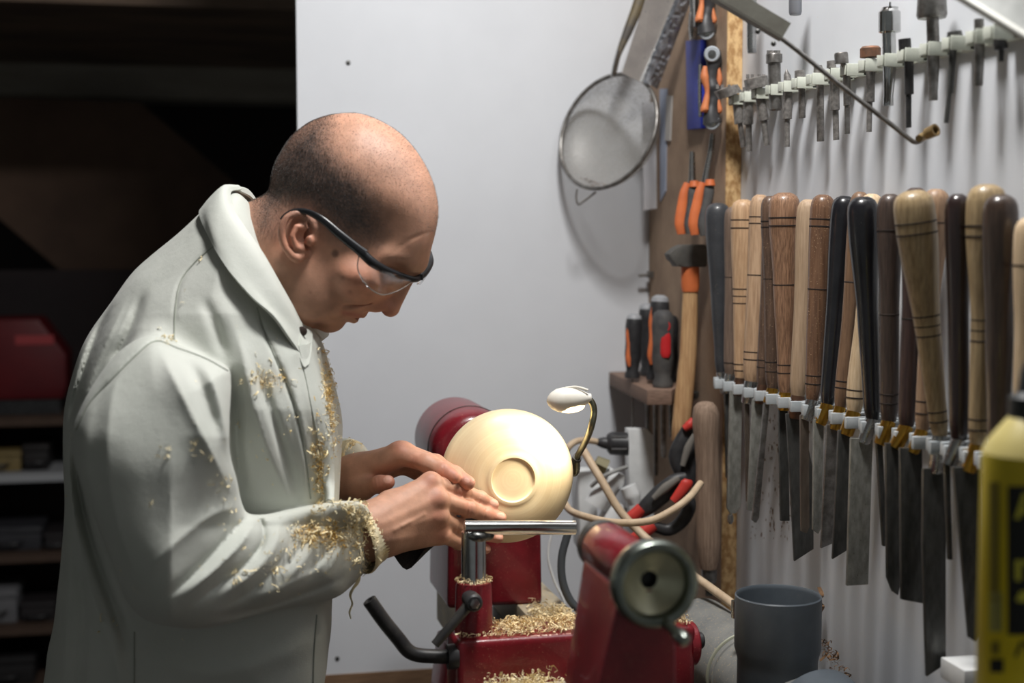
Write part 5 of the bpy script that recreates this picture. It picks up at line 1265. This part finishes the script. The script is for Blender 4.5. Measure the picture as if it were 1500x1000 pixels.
n1 = N.new('ShaderNodeTexNoise'); n1.inputs['Scale'].default_value = 9; n1.inputs['Detail'].default_value = 4; Lk.new(tcs.outputs['Object'], n1.inputs['Vector'])
cr = N.new('ShaderNodeValToRGB'); cr.color_ramp.elements[0].position = .3; cr.color_ramp.elements[1].position = .7; cr.color_ramp.elements[0].color = srgb(188, 192, 184); cr.color_ramp.elements[1].color = srgb(201, 203, 196)
Lk.new(n1.outputs['Fac'], cr.inputs[0])
# fine sawdust stains
n3 = N.new('ShaderNodeTexNoise'); n3.inputs['Scale'].default_value = 110; n3.inputs['Detail'].default_value = 6; Lk.new(tcs.outputs['Object'], n3.inputs['Vector'])
c3 = N.new('ShaderNodeValToRGB'); c3.color_ramp.elements[0].position = .60; c3.color_ramp.elements[1].position = .74; Lk.new(n3.outputs['Fac'], c3.inputs[0])
dat = N.new('ShaderNodeAttribute'); dat.attribute_name = 'skin_tint'
mlt = N.new('ShaderNodeMath'); mlt.operation = 'MULTIPLY_ADD'; mlt.inputs[1].default_value = .75; Lk.new(c3.outputs[0], mlt.inputs[0]); mlt.inputs[2].default_value = .25
ml2 = N.new('ShaderNodeMath'); ml2.operation = 'MULTIPLY'; Lk.new(mlt.outputs[0], ml2.inputs[0]); Lk.new(dat.outputs['Fac'], ml2.inputs[1])
mx = N.new('ShaderNodeMix'); mx.data_type = 'RGBA'; Lk.new(ml2.outputs[0], mx.inputs[0]); Lk.new(cr.outputs[0], mx.inputs[6]); mx.inputs[7].default_value = srgb(222, 196, 140)
Lk.new(mx.outputs[2], b.inputs['Base Color'])
n2 = N.new('ShaderNodeTexNoise'); n2.inputs['Scale'].default_value = 900; n2.inputs['Detail'].default_value = 2; Lk.new(tcs.outputs['Object'], n2.inputs['Vector'])
n4 = N.new('ShaderNodeTexNoise'); n4.inputs['Scale'].default_value = 60; n4.inputs['Detail'].default_value = 4; Lk.new(tcs.outputs['Object'], n4.inputs['Vector'])
ad_ = N.new('ShaderNodeMath'); ad_.operation = 'MULTIPLY_ADD'; ad_.inputs[1].default_value = 2.2; Lk.new(n4.outputs['Fac'], ad_.inputs[0]); Lk.new(n2.outputs['Fac'], ad_.inputs[2])
bp = N.new('ShaderNodeBump'); bp.inputs['Strength'].default_value = .28; bp.inputs['Distance'].default_value = .0012; Lk.new(ad_.outputs[0], bp.inputs['Height']); Lk.new(bp.outputs[0], b.inputs['Normal'])
px, py, dep = project(VK)
g = lambda x, y, rx, ry: np.exp(-((px - x) / rx) ** 2 - ((py - y) / ry) ** 2)
dust = np.clip(g(478, 600, 16, 70) + g(468, 690, 14, 60) + g(520, 770, 24, 50) + g(470, 780, 40, 28) + g(525, 660, 20, 30) * .8 + .7 * g(392, 560, 26, 14) + g(480, 545, 10, 40), 0, 1)
coat = raw_mesh('work_coat', VK, FK, COAT, parent=person, colors=np.repeat(dust[:, None], 3, 1))
coat['label'] = 'pale grey-green cotton work coat flecked with wood shavings'

def sheet(rows, thick=.003):
    """rows of points lofted into a doubled cloth strip"""
    rows = [np.asarray(r) for r in rows]; n, m_ = len(rows), len(rows[0]); V = np.concatenate(rows); F = []
    G = V.reshape(n, m_, 3); du = np.gradient(G, axis=0); dv = np.gradient(G, axis=1); nn_ = np.cross(du, dv); nn_ /= np.maximum(np.linalg.norm(nn_, axis=2, keepdims=True), 1e-9)
    W = (G + nn_ * thick).reshape(-1, 3); k = n * m_
    for i in range(n - 1):
        for j in range(m_ - 1):
            a, b_, c, d = i * m_ + j, i * m_ + j + 1, (i + 1) * m_ + j + 1, (i + 1) * m_ + j
            F += [(a, b_, c, d), (k + d, k + c, k + b_, k + a)]
    edge = [j for j in range(m_)] + [i * m_ + m_ - 1 for i in range(1, n)] + [(n - 1) * m_ + j for j in range(m_ - 2, -1, -1)] + [i * m_ for i in range(n - 2, 0, -1)]
    for a, b_ in zip(edge, edge[1:] + edge[:1]): F.append((b_, a, k + a, k + b_))
    return np.vstack([V, W]), F
def loft(ctrl_rows, nu=5, nv=6):
    R_ = [catmull(r, nv) for r in ctrl_rows]; cols_ = [catmull([r[j] for r in R_], nu) for j in range(len(R_[0]))]
    return [np.array([c[i] for c in cols_]) for i in range(len(cols_[0]))]
# folded collar: neck edge, roll, outer edge (near wing), then the far wing
near_in = Q([(352, 279, 1.69), (336, 283, 1.655), (340, 308, 1.622), (358, 336, 1.603), (383, 372, 1.598), (408, 416, 1.602), (426, 448, 1.614), (437, 470, 1.634)])
near_top = Q([(346, 274, 1.690), (327, 276, 1.650), (328, 305, 1.612), (347, 340, 1.590), (374, 378, 1.583), (402, 424, 1.586), (424, 458, 1.600), (440, 478, 1.622)])
near_mid = Q([(326, 284, 1.690), (308, 294, 1.648), (311, 328, 1.602), (332, 366, 1.578), (360, 406, 1.570), (392, 446, 1.574), (420, 478, 1.590), (440, 500, 1.610)])
near_out = Q([(306, 302, 1.690), (294, 314, 1.646), (312, 354, 1.592), (334, 395, 1.568), (366, 434, 1.562), (398, 464, 1.566), (420, 494, 1.578), (439, 521, 1.596)])
build('collar', sheet(loft([near_in, near_top, near_mid, near_out]), .0028), COAT, coat, smooth=80)
far_in = Q([(352, 279, 1.69), (372, 292, 1.735), (394, 330, 1.756), (420, 380, 1.758), (444, 430, 1.742), (452, 466, 1.712), (452, 478, 1.690)])
far_top = Q([(347, 273, 1.69), (366, 282, 1.742), (392, 322, 1.766), (420, 374, 1.768), (448, 426, 1.752), (460, 468, 1.722), (460, 482, 1.696)])
far_out = Q([(320, 300, 1.70), (352, 320, 1.79), (390, 360, 1.815), (426, 410, 1.815), (462, 455, 1.790), (482, 486, 1.750), (474, 498, 1.712)])
build('collar', sheet(loft([far_in, far_top, far_out]), .0028), COAT, coat, smooth=80)
# knitted cuffs
def cuff(c0_, c1_, r0, r1, nrib=48):
    c0_, c1_ = np.asarray(c0_), np.asarray(c1_); a = nrm(c1_ - c0_); u = nrm(UPV - a * (UPV @ a)); v = np.cross(a, u); V, F = [], []
    n = nrib * 2; ts2 = [0, .12, .3, .5, .7, .88, 1.0, 1.0, .6]; ks = [1.0, 1.03, 1.02, 1.0, 1.0, 1.02, .97, .86, .80]
    for t, kk in zip(ts2, ks):
        for i in range(n):
            th = 2 * PI * i / n; rb = 1 + (.014 if i % 2 else -.014)
            ru = (r0[0] + (r1[0] - r0[0]) * t) * kk * rb; rv = (r0[1] + (r1[1] - r0[1]) * t) * kk * rb
            V.append(c0_ + (c1_ - c0_) * t + u * ru * math.cos(th) + v * rv * math.sin(th))
    for q in range(len(ts2) - 1):
        for i in range(n): F.append((q * n + i, q * n + (i + 1) % n, (q + 1) * n + (i + 1) % n, (q + 1) * n + i))
    return np.array(V), F
KNIT = mat('cream_knit', srgb(216, 208, 182), 0.9, 0, srgb(226, 204, 152), 40, bump=.3, bscale=300)
CU1 = cuff(at(521, 791, D=1.666), at(547, 778, D=1.682), (.0425, .036), (.0350, .0325))
build('cuff', CU1, KNIT, coat, smooth=60)
CU2 = cuff(at(498, 684, D=1.836), at(524, 676, D=1.818), (.036, .034), (.0285, .027))
build('cuff', CU2, KNIT, coat, smooth=60)
# front placket strip with its loose flap under the collar
pl1 = Q([(438, 492, 1.600), (452, 540, 1.590), (464, 600, 1.585), (474, 660, 1.580), (478, 720, 1.580), (480, 748, 1.580)])
def drop(px_, py_, lift, bvh):
    d = ray(px_, py_); hit = bvh.ray_cast(Vector(CAM), Vector(nrm(d)))
    if hit[0] is None: return None
    return np.array(hit[0]) + np.array(hit[1]) * lift, np.array(hit[1])
_v = np.vstack([VK, CU1[0], CU2[0]]); _f = [tuple(int(i) for i in f) for f in FK] + [tuple(i + len(VK) for i in f) for f in CU1[1]] + [tuple(i + len(VK) + len(CU1[0]) for i in f) for f in CU2[1]]
cb = BVHTree.FromPolygons([tuple(v) for v in _v], _f)
def on_coat(x, y, lift=.001):
    h_ = drop(x, y, lift, cb); return (h_[0] if h_ else at(x, y, D=1.6)), (h_[1] if h_ else -FWD)
edge_l = [(436, 506), (446, 550), (456, 600), (466, 650), (472, 700), (474, 736)]
edge_r = [(456, 500), (468, 550), (478, 600), (485, 650), (488, 700), (489, 736)]
rowsP = [[on_coat(x, y, .0015)[0] for x, y in edge_l], [on_coat((a + c) / 2, y, .0040)[0] for (a, y), (c, _) in zip(edge_l, edge_r)], [on_coat(x, y, .0020)[0] for x, y in edge_r]]
build('placket', sheet(loft(rowsP, 4, 5), .0015), COAT, coat, smooth=80)
flap = [Q([(436, 478, 1.618), (446, 482, 1.628), (456, 486, 1.642)]), Q([(438, 500, 1.600), (447, 510, 1.606), (456, 506, 1.616)]), Q([(436, 520, 1.592), (444, 538, 1.590), (452, 534, 1.596)])]
build('collar_stand', sheet(loft(flap, 4, 4), .002), COAT, coat, smooth=80)
build('collar_button', revolve(at(443, 485, D=1.612), -FWD, [(0, .0055), (.002, .0055), (.0028, .004)], 18), mat('dark_button', srgb(52, 40, 34), 0.5), coat)
SEAM = mat('seam_thread', srgb(150, 154, 144), 0.9)

def seam(pts, r=.0009):
    P_ = [on_coat(x, y, .0004)[0] for x, y in catmull(pts, 8)]
    build('seam', sweep(P_, r, 6, 0), SEAM, coat)
seam([(112, 630), (132, 590), (165, 555), (200, 520), (228, 500), (262, 511), (300, 525), (333, 543)])
seam([(314, 360), (288, 382), (266, 410), (258, 445), (255, 497)])
seam([(376, 450), (386, 482), (410, 540), (432, 600), (446, 660), (455, 730)])
seam([(197, 925), (197, 960), (197, 1010)]); seam([(464, 900), (460, 950), (458, 1010)])
# ================================================================ safety glasses
gl = thing('safety_glasses', 'clear wraparound safety glasses with black frame worn by the person', 'glasses', tuple(hp(560, 432, -.05)))
FRM = mat('black_glasses_frame', srgb(26, 27, 30), 0.32, 0, srgb(34, 35, 38), 30)
LENS = bpy.data.materials.new('clear_lens'); LENS.use_nodes = True
nt = LENS.node_tree; b = nt.nodes['Principled BSDF']; b.inputs['Base Color'].default_value = (.97, .97, .97, 1); b.inputs['Roughness'].default_value = .03; b.inputs['Transmission Weight'].default_value = 1.0; b.inputs['IOR'].default_value = 1.4; b.inputs['Specular IOR Level'].default_value = .9
tmp = [hp(412, 322, -.086), hp(420, 314, -.086), hp(434, 308.5, -.084), hp(452, 311, -.084), hp(472, 322, -.087), hp(497, 343, -.087), hp(522, 363, -.084), hp(534, 372, -.081)]
build('temple', sweep(tmp, [.0014, .0015, .0016, .0020, .0025, .0028, .0030, .0034], 12, 5, flat=1.75, vref=np.array([0, 0, 1.0])), FRM, gl)
tmpf = [hp(x + 14, y - 8, -s_) for (x, y, s_) in ((440, 316, -.080), (500, 345, -.080), (560, 372, -.078), (612, 380, -.062))]
build('temple', sweep(tmpf, [.002, .0038, .0045, .005], 12, 5, flat=.45, vref=np.array([0, 0, 1.0])), FRM, gl)
bar = [hp(528, 368, -.080), hp(545, 384, -.074), hp(562, 394, -.062), hp(582, 402, -.044), hp(605, 409, -.024), hp(615, 406, .000), hp(624, 397, .022), hp(630, 384, .044), hp(628, 371, .064)]
fr_ = build('brow_bar', sweep(bar, [.0046, .0050, .0042, .0036, .0032, .0036, .0042, .0044, .0040], 14, 6, flat=1.15), FRM, gl)
build('hinge', [box(hp(615, 406, -.004), (.008, .006, .007), (RGT, FWD, UPV))], FRM, fr_, bevel=.001)
# near lens: curved sheet under the bar
top = [hp(526, 372, -.080), hp(545, 386, -.076), hp(562, 396, -.064), hp(582, 404, -.047), hp(607, 408, -.020)]
mid = [hp(524, 392, -.080), hp(540, 405, -.080), hp(560, 414, -.070), hp(584, 414, -.052), hp(606, 410, -.024)]
low = [hp(532, 410, -.076), hp(544, 424, -.076), hp(562, 431.5, -.066), hp(586, 424, -.050), hp(604, 412, -.026)]
Lw = sheet(loft([top, mid, low], 6, 6), .0016)
build('lens', Lw, LENS, gl, smooth=80)
lowr = catmull(low, 5)
build('lens_rim', sweep([top[0]] + [mid[0]] + list(low) + [top[-1]], .0008, 8, 5), mat('clear_rim', srgb(190, 184, 178), 0.2, 0, alpha=.6), gl)
ftop = [hp(616, 407, .004), hp(625, 398, .024), hp(631, 386, .044)]; fmid = [hp(614, 412, .004), hp(622, 406, .026), hp(629, 394, .046)]; flow = [hp(610, 416, .006), hp(616, 414, .028), hp(623, 404, .048)]
build('lens', sheet(loft([ftop, fmid, flow], 4, 4), .0016), LENS, gl, smooth=80)

# ================================================================ abrasive sheet in the hand
SP = mat('black_abrasive', srgb(34, 34, 36), 0.85, 0, srgb(50, 50, 52), 400, bump=.4, bscale=900)
spp = [Q([(572, 806, 1.712), (596, 834, 1.715), (620, 806, 1.730)]), Q([(600, 770, 1.745), (640, 790, 1.755), (660, 780, 1.760)]), Q([(660, 740, 1.776), (690, 760, 1.790), (700, 775, 1.796)]), Q([(704, 717, 1.788), (718, 732, 1.794), (728, 748, 1.798)])]
build('sandpaper', sheet(loft(spp, 4, 4), .0006), SP, label='folded black sandpaper pressed under the fingers against the bowl', cat='sandpaper', smooth=60)

# ================================================================ shavings
def curls(points, normals, smin_, smax_, seg=7):
    V, F, n = [], [], 0
    for p, nn_ in zip(points, normals):
        sz_ = smin_ + (smax_ - smin_) * rng.random() ** 2; u, v, a = frame(nn_ + (rng.random(3) - .5) * .5)
        th0 = rng.random() * 2 * PI; d = u * math.cos(th0) + v * math.sin(th0); e = np.cross(a, d)
        r = sz_ * (.18 + .22 * rng.random()); wd_ = sz_ * (.08 + .14 * rng.random()); turns = (rng.random() * 1.6 + .25) * (1 if rng.random() < .5 else -1)
        st_ = sz_ * (rng.random() * .9 + .1)
        for i in range(seg):
            t = i / (seg - 1); an_ = turns * 2 * PI * t
            c = p + d * (r * math.sin(an_) + st_ * (t - .5)) + a * (abs(r) * (1 - math.cos(an_)) * .7 + sz_ * .03) + e * (r * .5 * math.cos(an_ * .5))
            V += [c - (e * .7 + a * .5) * wd_ * .5, c + (e * .7 + a * .5) * wd_ * .5]
            if i: F.append((n + 2 * i - 2, n + 2 * i, n + 2 * i + 1, n + 2 * i - 1))
        n += seg * 2
    return np.array(V), np.array(F)
def coat_curls(clusters, smin_, smax_):
    P_, N_ = [], []
    for x, y, sx, sy, n in clusters:
        for _ in range(n):
            h_ = drop(x + rng.normal() * sx, y + rng.normal() * sy, .0005, cb)
            if h_: P_.append(h_[0]); N_.append(h_[1])
    return curls(P_, N_, smin_, smax_)
V_, F_ = coat_curls([(480, 560, 7, 35, 150), (478, 620, 8, 40, 170), (468, 690, 7, 28, 90), (466, 640, 8, 40, 40), (486, 520, 6, 24, 40), (525, 762, 10, 26, 260), (538, 795, 6, 24, 190), (530, 825, 6, 10, 60), (480, 778, 22, 12, 130), (455, 785, 16, 10, 70), (500, 740, 20, 5, 80), (440, 800, 30, 22, 50), (395, 822, 26, 20, 26), (392, 556, 16, 10, 30), (372, 548, 12, 8, 16), (245, 497, 8, 4, 22), (330, 760, 16, 30, 14), (325, 705, 6, 6, 10), (245, 670, 8, 8, 6), (285, 652, 6, 6, 5), (160, 916, 8, 8, 5), (420, 640, 40, 70, 26), (350, 500, 50, 50, 12), (400, 470, 14, 14, 5), (300, 780, 60, 60, 12), (400, 840, 60, 20, 20), (515, 655, 10, 14, 60), (522, 690, 6, 8, 14)], .003, .011)
o = raw_mesh('coat_shavings', V_, F_, SHAVP, loc=V_.mean(0), smooth=False)
o['kind'] = 'stuff'; o['label'] = 'pale curled wood shavings clinging to coat front and sleeve'; o['category'] = 'shavings'
V_, F_ = coat_curls([(478, 590, 6, 30, 260), (474, 640, 7, 40, 260), (468, 690, 5, 24, 120), (457, 784, 14, 8, 150), (486, 786, 8, 14, 90), (484, 530, 5, 20, 50), (395, 558, 10, 6, 22), (508, 790, 10, 20, 70)], .0025, .0075)
o = raw_mesh('coat_sawdust', V_, F_, mat('golden_shavings', srgb(232, 198, 124), 0.8, 0, srgb(214, 172, 92), 300), loc=V_.mean(0), smooth=False)
o['kind'] = 'stuff'; o['label'] = 'golden sawdust caked along coat placket and sleeve'; o['category'] = 'sawdust'
# a long curl hanging from the cuff
crl = [at(527, 838, D=1.66), at(524, 852, D=1.655), at(517, 862, D=1.652), at(513, 872, D=1.655), at(516, 884, D=1.66), at(512, 896, D=1.656), at(514, 906, D=1.654)]
build('hanging_shaving', sweep(crl, [.0022, .0024, .0018, .0022, .0018, .0016, .0010], 8, 6, flat=.2), SHAVP, label='long pale wood curl dangling below the sleeve cuff', cat='shaving')
# ================================================================ shavings on the lathe
def pile(name, lab, n, sampler, a, b_, m_):
    P_, N_ = zip(*[sampler() for _ in range(n)])
    V_, F_ = curls(P_, N_, a, b_, 6)
    o = raw_mesh(name, V_, F_, m_, loc=V_.mean(0), smooth=False); o['kind'] = 'stuff'; o['label'] = lab; o['category'] = 'shavings'
def s_banjo():
    while True:
        u = BU0 + .004 + (BU1 - BU0 - .010) * rng.random(); v = bl + .004 + (br - bl - .008) * rng.random()
        if math.hypot(u - pu, v - pv) > .027: break
    return L(u, v, ztop + .0005 + .010 * rng.random() ** 2 * math.sin(PI * (u - BU0) / (BU1 - BU0)) + .002 * rng.random()), ZZ + (rng.random(3) - .5)
pile('banjo_shavings', 'pale wood shavings heaped along the top of the red tool rest base', 2600, s_banjo, .003, .012, SHAV)
def s_sock():
    th = rng.random() * 2 * PI; r = .0175 + .0035 * rng.random(); return L(pu + r * math.sin(th), pv + r * math.cos(th), PHZ + .001 + .002 * rng.random()), ZZ + (rng.random(3) - .5) * .8
pile('socket_shavings', 'ring of wood shavings around the tool rest post', 150, s_sock, .003, .008, SHAV)
def s_rail():
    v = vR + .006 + (vR2 - vR - .012) * rng.random(); u = -.185 + rng.normal() * .022; return L(u, v, ZBED + .001 + .008 * rng.random() ** 2), ZZ + (rng.random(3) - .5)
pile('rail_shavings', 'patch of golden shavings on the lathe bed rail', 420, s_rail, .004, .014, SHAV)
pc_ = on_u(762, 1004, BU1 + .03)
def s_front():
    q = rng.normal(size=3) * np.array([.020, .014, .007]); q[2] = abs(q[2]); return pc_ + VX * q[0] + AX * q[1] + ZZ * q[2] - ZZ * .0065, ZZ + (rng.random(3) - .5)
pile('fallen_shavings', 'small heap of pale shavings in front of the tool rest base', 650, s_front, .004, .014, SHAVP)
build('shaving_ledge', lbox(BU1 - .001, BU1 + .06, uvz(pc_)[1] - .06, uvz(pc_)[1] + .06, uvz(pc_)[2] - .03, uvz(pc_)[2] - .008), RAIL, lathe)
def s_pipe():
    t = rng.random(); p = at(1196 + 52 * t + rng.normal() * 5, 926 + 78 * t + rng.normal() * 5 + 4, X=XW - .008 - .012 * rng.random()); return p, ZZ + (rng.random(3) - .5)
pile('brown_shavings', 'brown bark-like shavings caught between grey pipe and white wall', 60, s_pipe, .006, .02, BROWNSHAV)
dx_ = [at(1200, 860, X=XW - .012), at(1204, 872, X=XW - .014), at(1198, 880, X=XW - .012), at(1205, 888, X=XW - .012), at(1200, 898, X=XW - .012)]
build('hanging_shaving', sweep(dx_, .0028, 8, 6, flat=.25), BROWNSHAV, label='crinkled brown shaving stuck to the wall behind the pipe socket', cat='shaving')
# shavings caught in the strainer
def s_str():
    th = PI + rng.normal() * .25; r = Rm * (.86 + .08 * rng.random()); return c0s + r * (math.cos(th) * mj + math.sin(th) * np.cross(nn, mj)) - nn * .02, ZZ
c0s = at(890, 192, D=SD)
pile('strainer_chips', 'brown wood chips caught in the bottom of the strainer', 60, s_str, .003, .008, SH)

# ================================================================ ceiling lamp over the lathe (above the frame)
lm = thing('pendant_lamp', 'metal shaded pendant lamp hanging over the lathe', 'lamp', (LAMP[0], LAMP[1], LAMP[2] - .02))
build('shade', revolve((LAMP[0], LAMP[1], LAMP[2]), (0, 0, 1), [(.004, .14), (.02, .135), (.045, .09), (.06, .04), (.075, .02)], 40, cap=False), mat('lamp_shade_metal', srgb(190, 190, 186), 0.4, 0.6), lm)
build('cord', tube((LAMP[0], LAMP[1], LAMP[2] + .06), (LAMP[0], LAMP[1], 2.725), .004, None, 10), BLACKP, lm)

# ================================================================ dark back room seen past the panel
Yr = 4.3
def fl(poly, Y, th): return flat(poly, Y, th)
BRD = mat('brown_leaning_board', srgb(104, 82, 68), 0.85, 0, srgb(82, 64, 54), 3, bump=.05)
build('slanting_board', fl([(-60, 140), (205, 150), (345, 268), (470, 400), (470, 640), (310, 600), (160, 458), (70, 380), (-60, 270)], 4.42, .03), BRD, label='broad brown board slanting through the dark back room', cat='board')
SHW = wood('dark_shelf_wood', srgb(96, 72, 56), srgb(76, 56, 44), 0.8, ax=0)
shx0, shx1 = at(-60, 700, Y=4.0)[0], at(330, 700, Y=4.0)[0]
sh = thing('storage_shelf', 'dark wooden storage shelves loaded with tools in the back room', 'shelf', (-1.2, 4.0, 0.0))
SHY = [(612, SHW), (694, mat('white_shelf_board', srgb(176, 178, 182), 0.6)), (812, SHW), (918, SHW), (1010, SHW)]
for y, m_ in SHY:
    z = at(40, y, Y=3.95)[2]; build('shelf_board', bbox((shx0, 3.95, z - .022), (shx1, 4.30, z)), m_, sh)
for x in (shx0 - .02, shx1): build('upright', bbox((x, 3.95, 0), (x + .03, 4.30, at(40, 400, Y=3.95)[2])), SHW, sh)
build('back_panel', bbox((shx0 - .02, 4.301, 0), (shx1 + .03, 4.32, at(40, 400, Y=3.95)[2])), DARKW, sh)
# red tool case
zr = at(40, 612, Y=3.95)[2]
def onshelf(px0, px1, ytop, ybase, Y0=4.02, d=.18):
    a, c = at(px0, ybase, Y=Y0), at(px1, ytop, Y=Y0); return a[0], c[0], at(40, ybase, Y=3.95)[2], c[2], Y0, d
x0, x1, z0, z1, Y0, d = onshelf(-50, 96, 466, 612)
tcs_ = thing('tool_case', 'red plastic tool case on the upper shelf of the back room', 'case', ((x0 + x1) / 2, Y0 + d / 2, z0))
RC2 = mat('red_case_plastic', srgb(104, 18, 26), 0.5, 0, srgb(88, 14, 22), 6)
hgt = z1 - z0
cp_l = [np.array([x0, Y0, z0 + .04 * 1]), np.array([x1 - .01, Y0, z0 + .04]), np.array([x1, Y0, z0 + .08]), np.array([x1, Y0, z1 - .10]), np.array([x1 - .07, Y0, z1]), np.array([x0, Y0, z1])]
build('case_shell', prism(cp_l, (0, d, 0)), RC2, tcs_, bevel=.012)
build('case_base', bbox((x0, Y0 + .01, z0), (x1 - .02, Y0 + d, z0 + .042)), BLACKP, tcs_)
build('case_logo_plate', bbox(((x0 + x1) / 2, Y0 - .003, z1 - .07), ((x0 + x1) / 2 + .10, Y0 + .002, z1 - .045)), mat('faded_plate', srgb(176, 70, 74), 0.6), tcs_)
items = [(-40, 30, 660, 694, 'yellowish tray of oddments on the white shelf', 'tray', srgb(150, 130, 84)), (34, 70, 650, 694, 'dark hand plane on the white shelf', 'tool', srgb(46, 42, 42)),
         (-30, 60, 770, 812, 'dark grey machine case on the lower shelf', 'case', srgb(62, 62, 68)), (66, 92, 780, 812, 'small dark box on the lower shelf', 'box', srgb(50, 46, 48)),
         (-40, 24, 862, 918, 'pale grey metal box on the low shelf', 'box', srgb(128, 128, 132)), (30, 80, 880, 918, 'dark tin beside the pale box', 'tin', srgb(48, 44, 46)),
         (-30, 50, 960, 1010, 'black crate on the bottom shelf', 'crate', srgb(40, 38, 40))]
for i, (a, c, yt, yb2, lab, ct, colr) in enumerate(items):
    X0, X1, Z0, Z1, Y0, d = onshelf(a, c, yt, yb2, 4.0, .16)
    nm_ = lab.split(' on ')[0].split(' of ')[0].split(' beside ')[0].replace(' ', '_')
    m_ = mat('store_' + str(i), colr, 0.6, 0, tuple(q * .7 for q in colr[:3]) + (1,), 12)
    hgt_ = Z1 - Z0
    t = thing(nm_, lab, ct, ((X0 + X1) / 2, Y0 + d / 2, Z0))
    build('case_body', bbox((X0, Y0, Z0), (X1, Y0 + d, Z0 + hgt_ * .72)), m_, t, bevel=.006)
    build('lid', bbox((X0 - .004, Y0 - .004, Z0 + hgt_ * .70), (X1 + .004, Y0 + d + .004, Z1)), m_, t, bevel=.01)
    build('handle', sweep([((X0 + X1) / 2 - .03, Y0 - .003, Z0 + hgt_ * .35), ((X0 + X1) / 2 - .02, Y0 - .02, Z0 + hgt_ * .35), ((X0 + X1) / 2 + .02, Y0 - .02, Z0 + hgt_ * .35), ((X0 + X1) / 2 + .03, Y0 - .003, Z0 + hgt_ * .35)], .004, 8, 3), BLACKP, t)
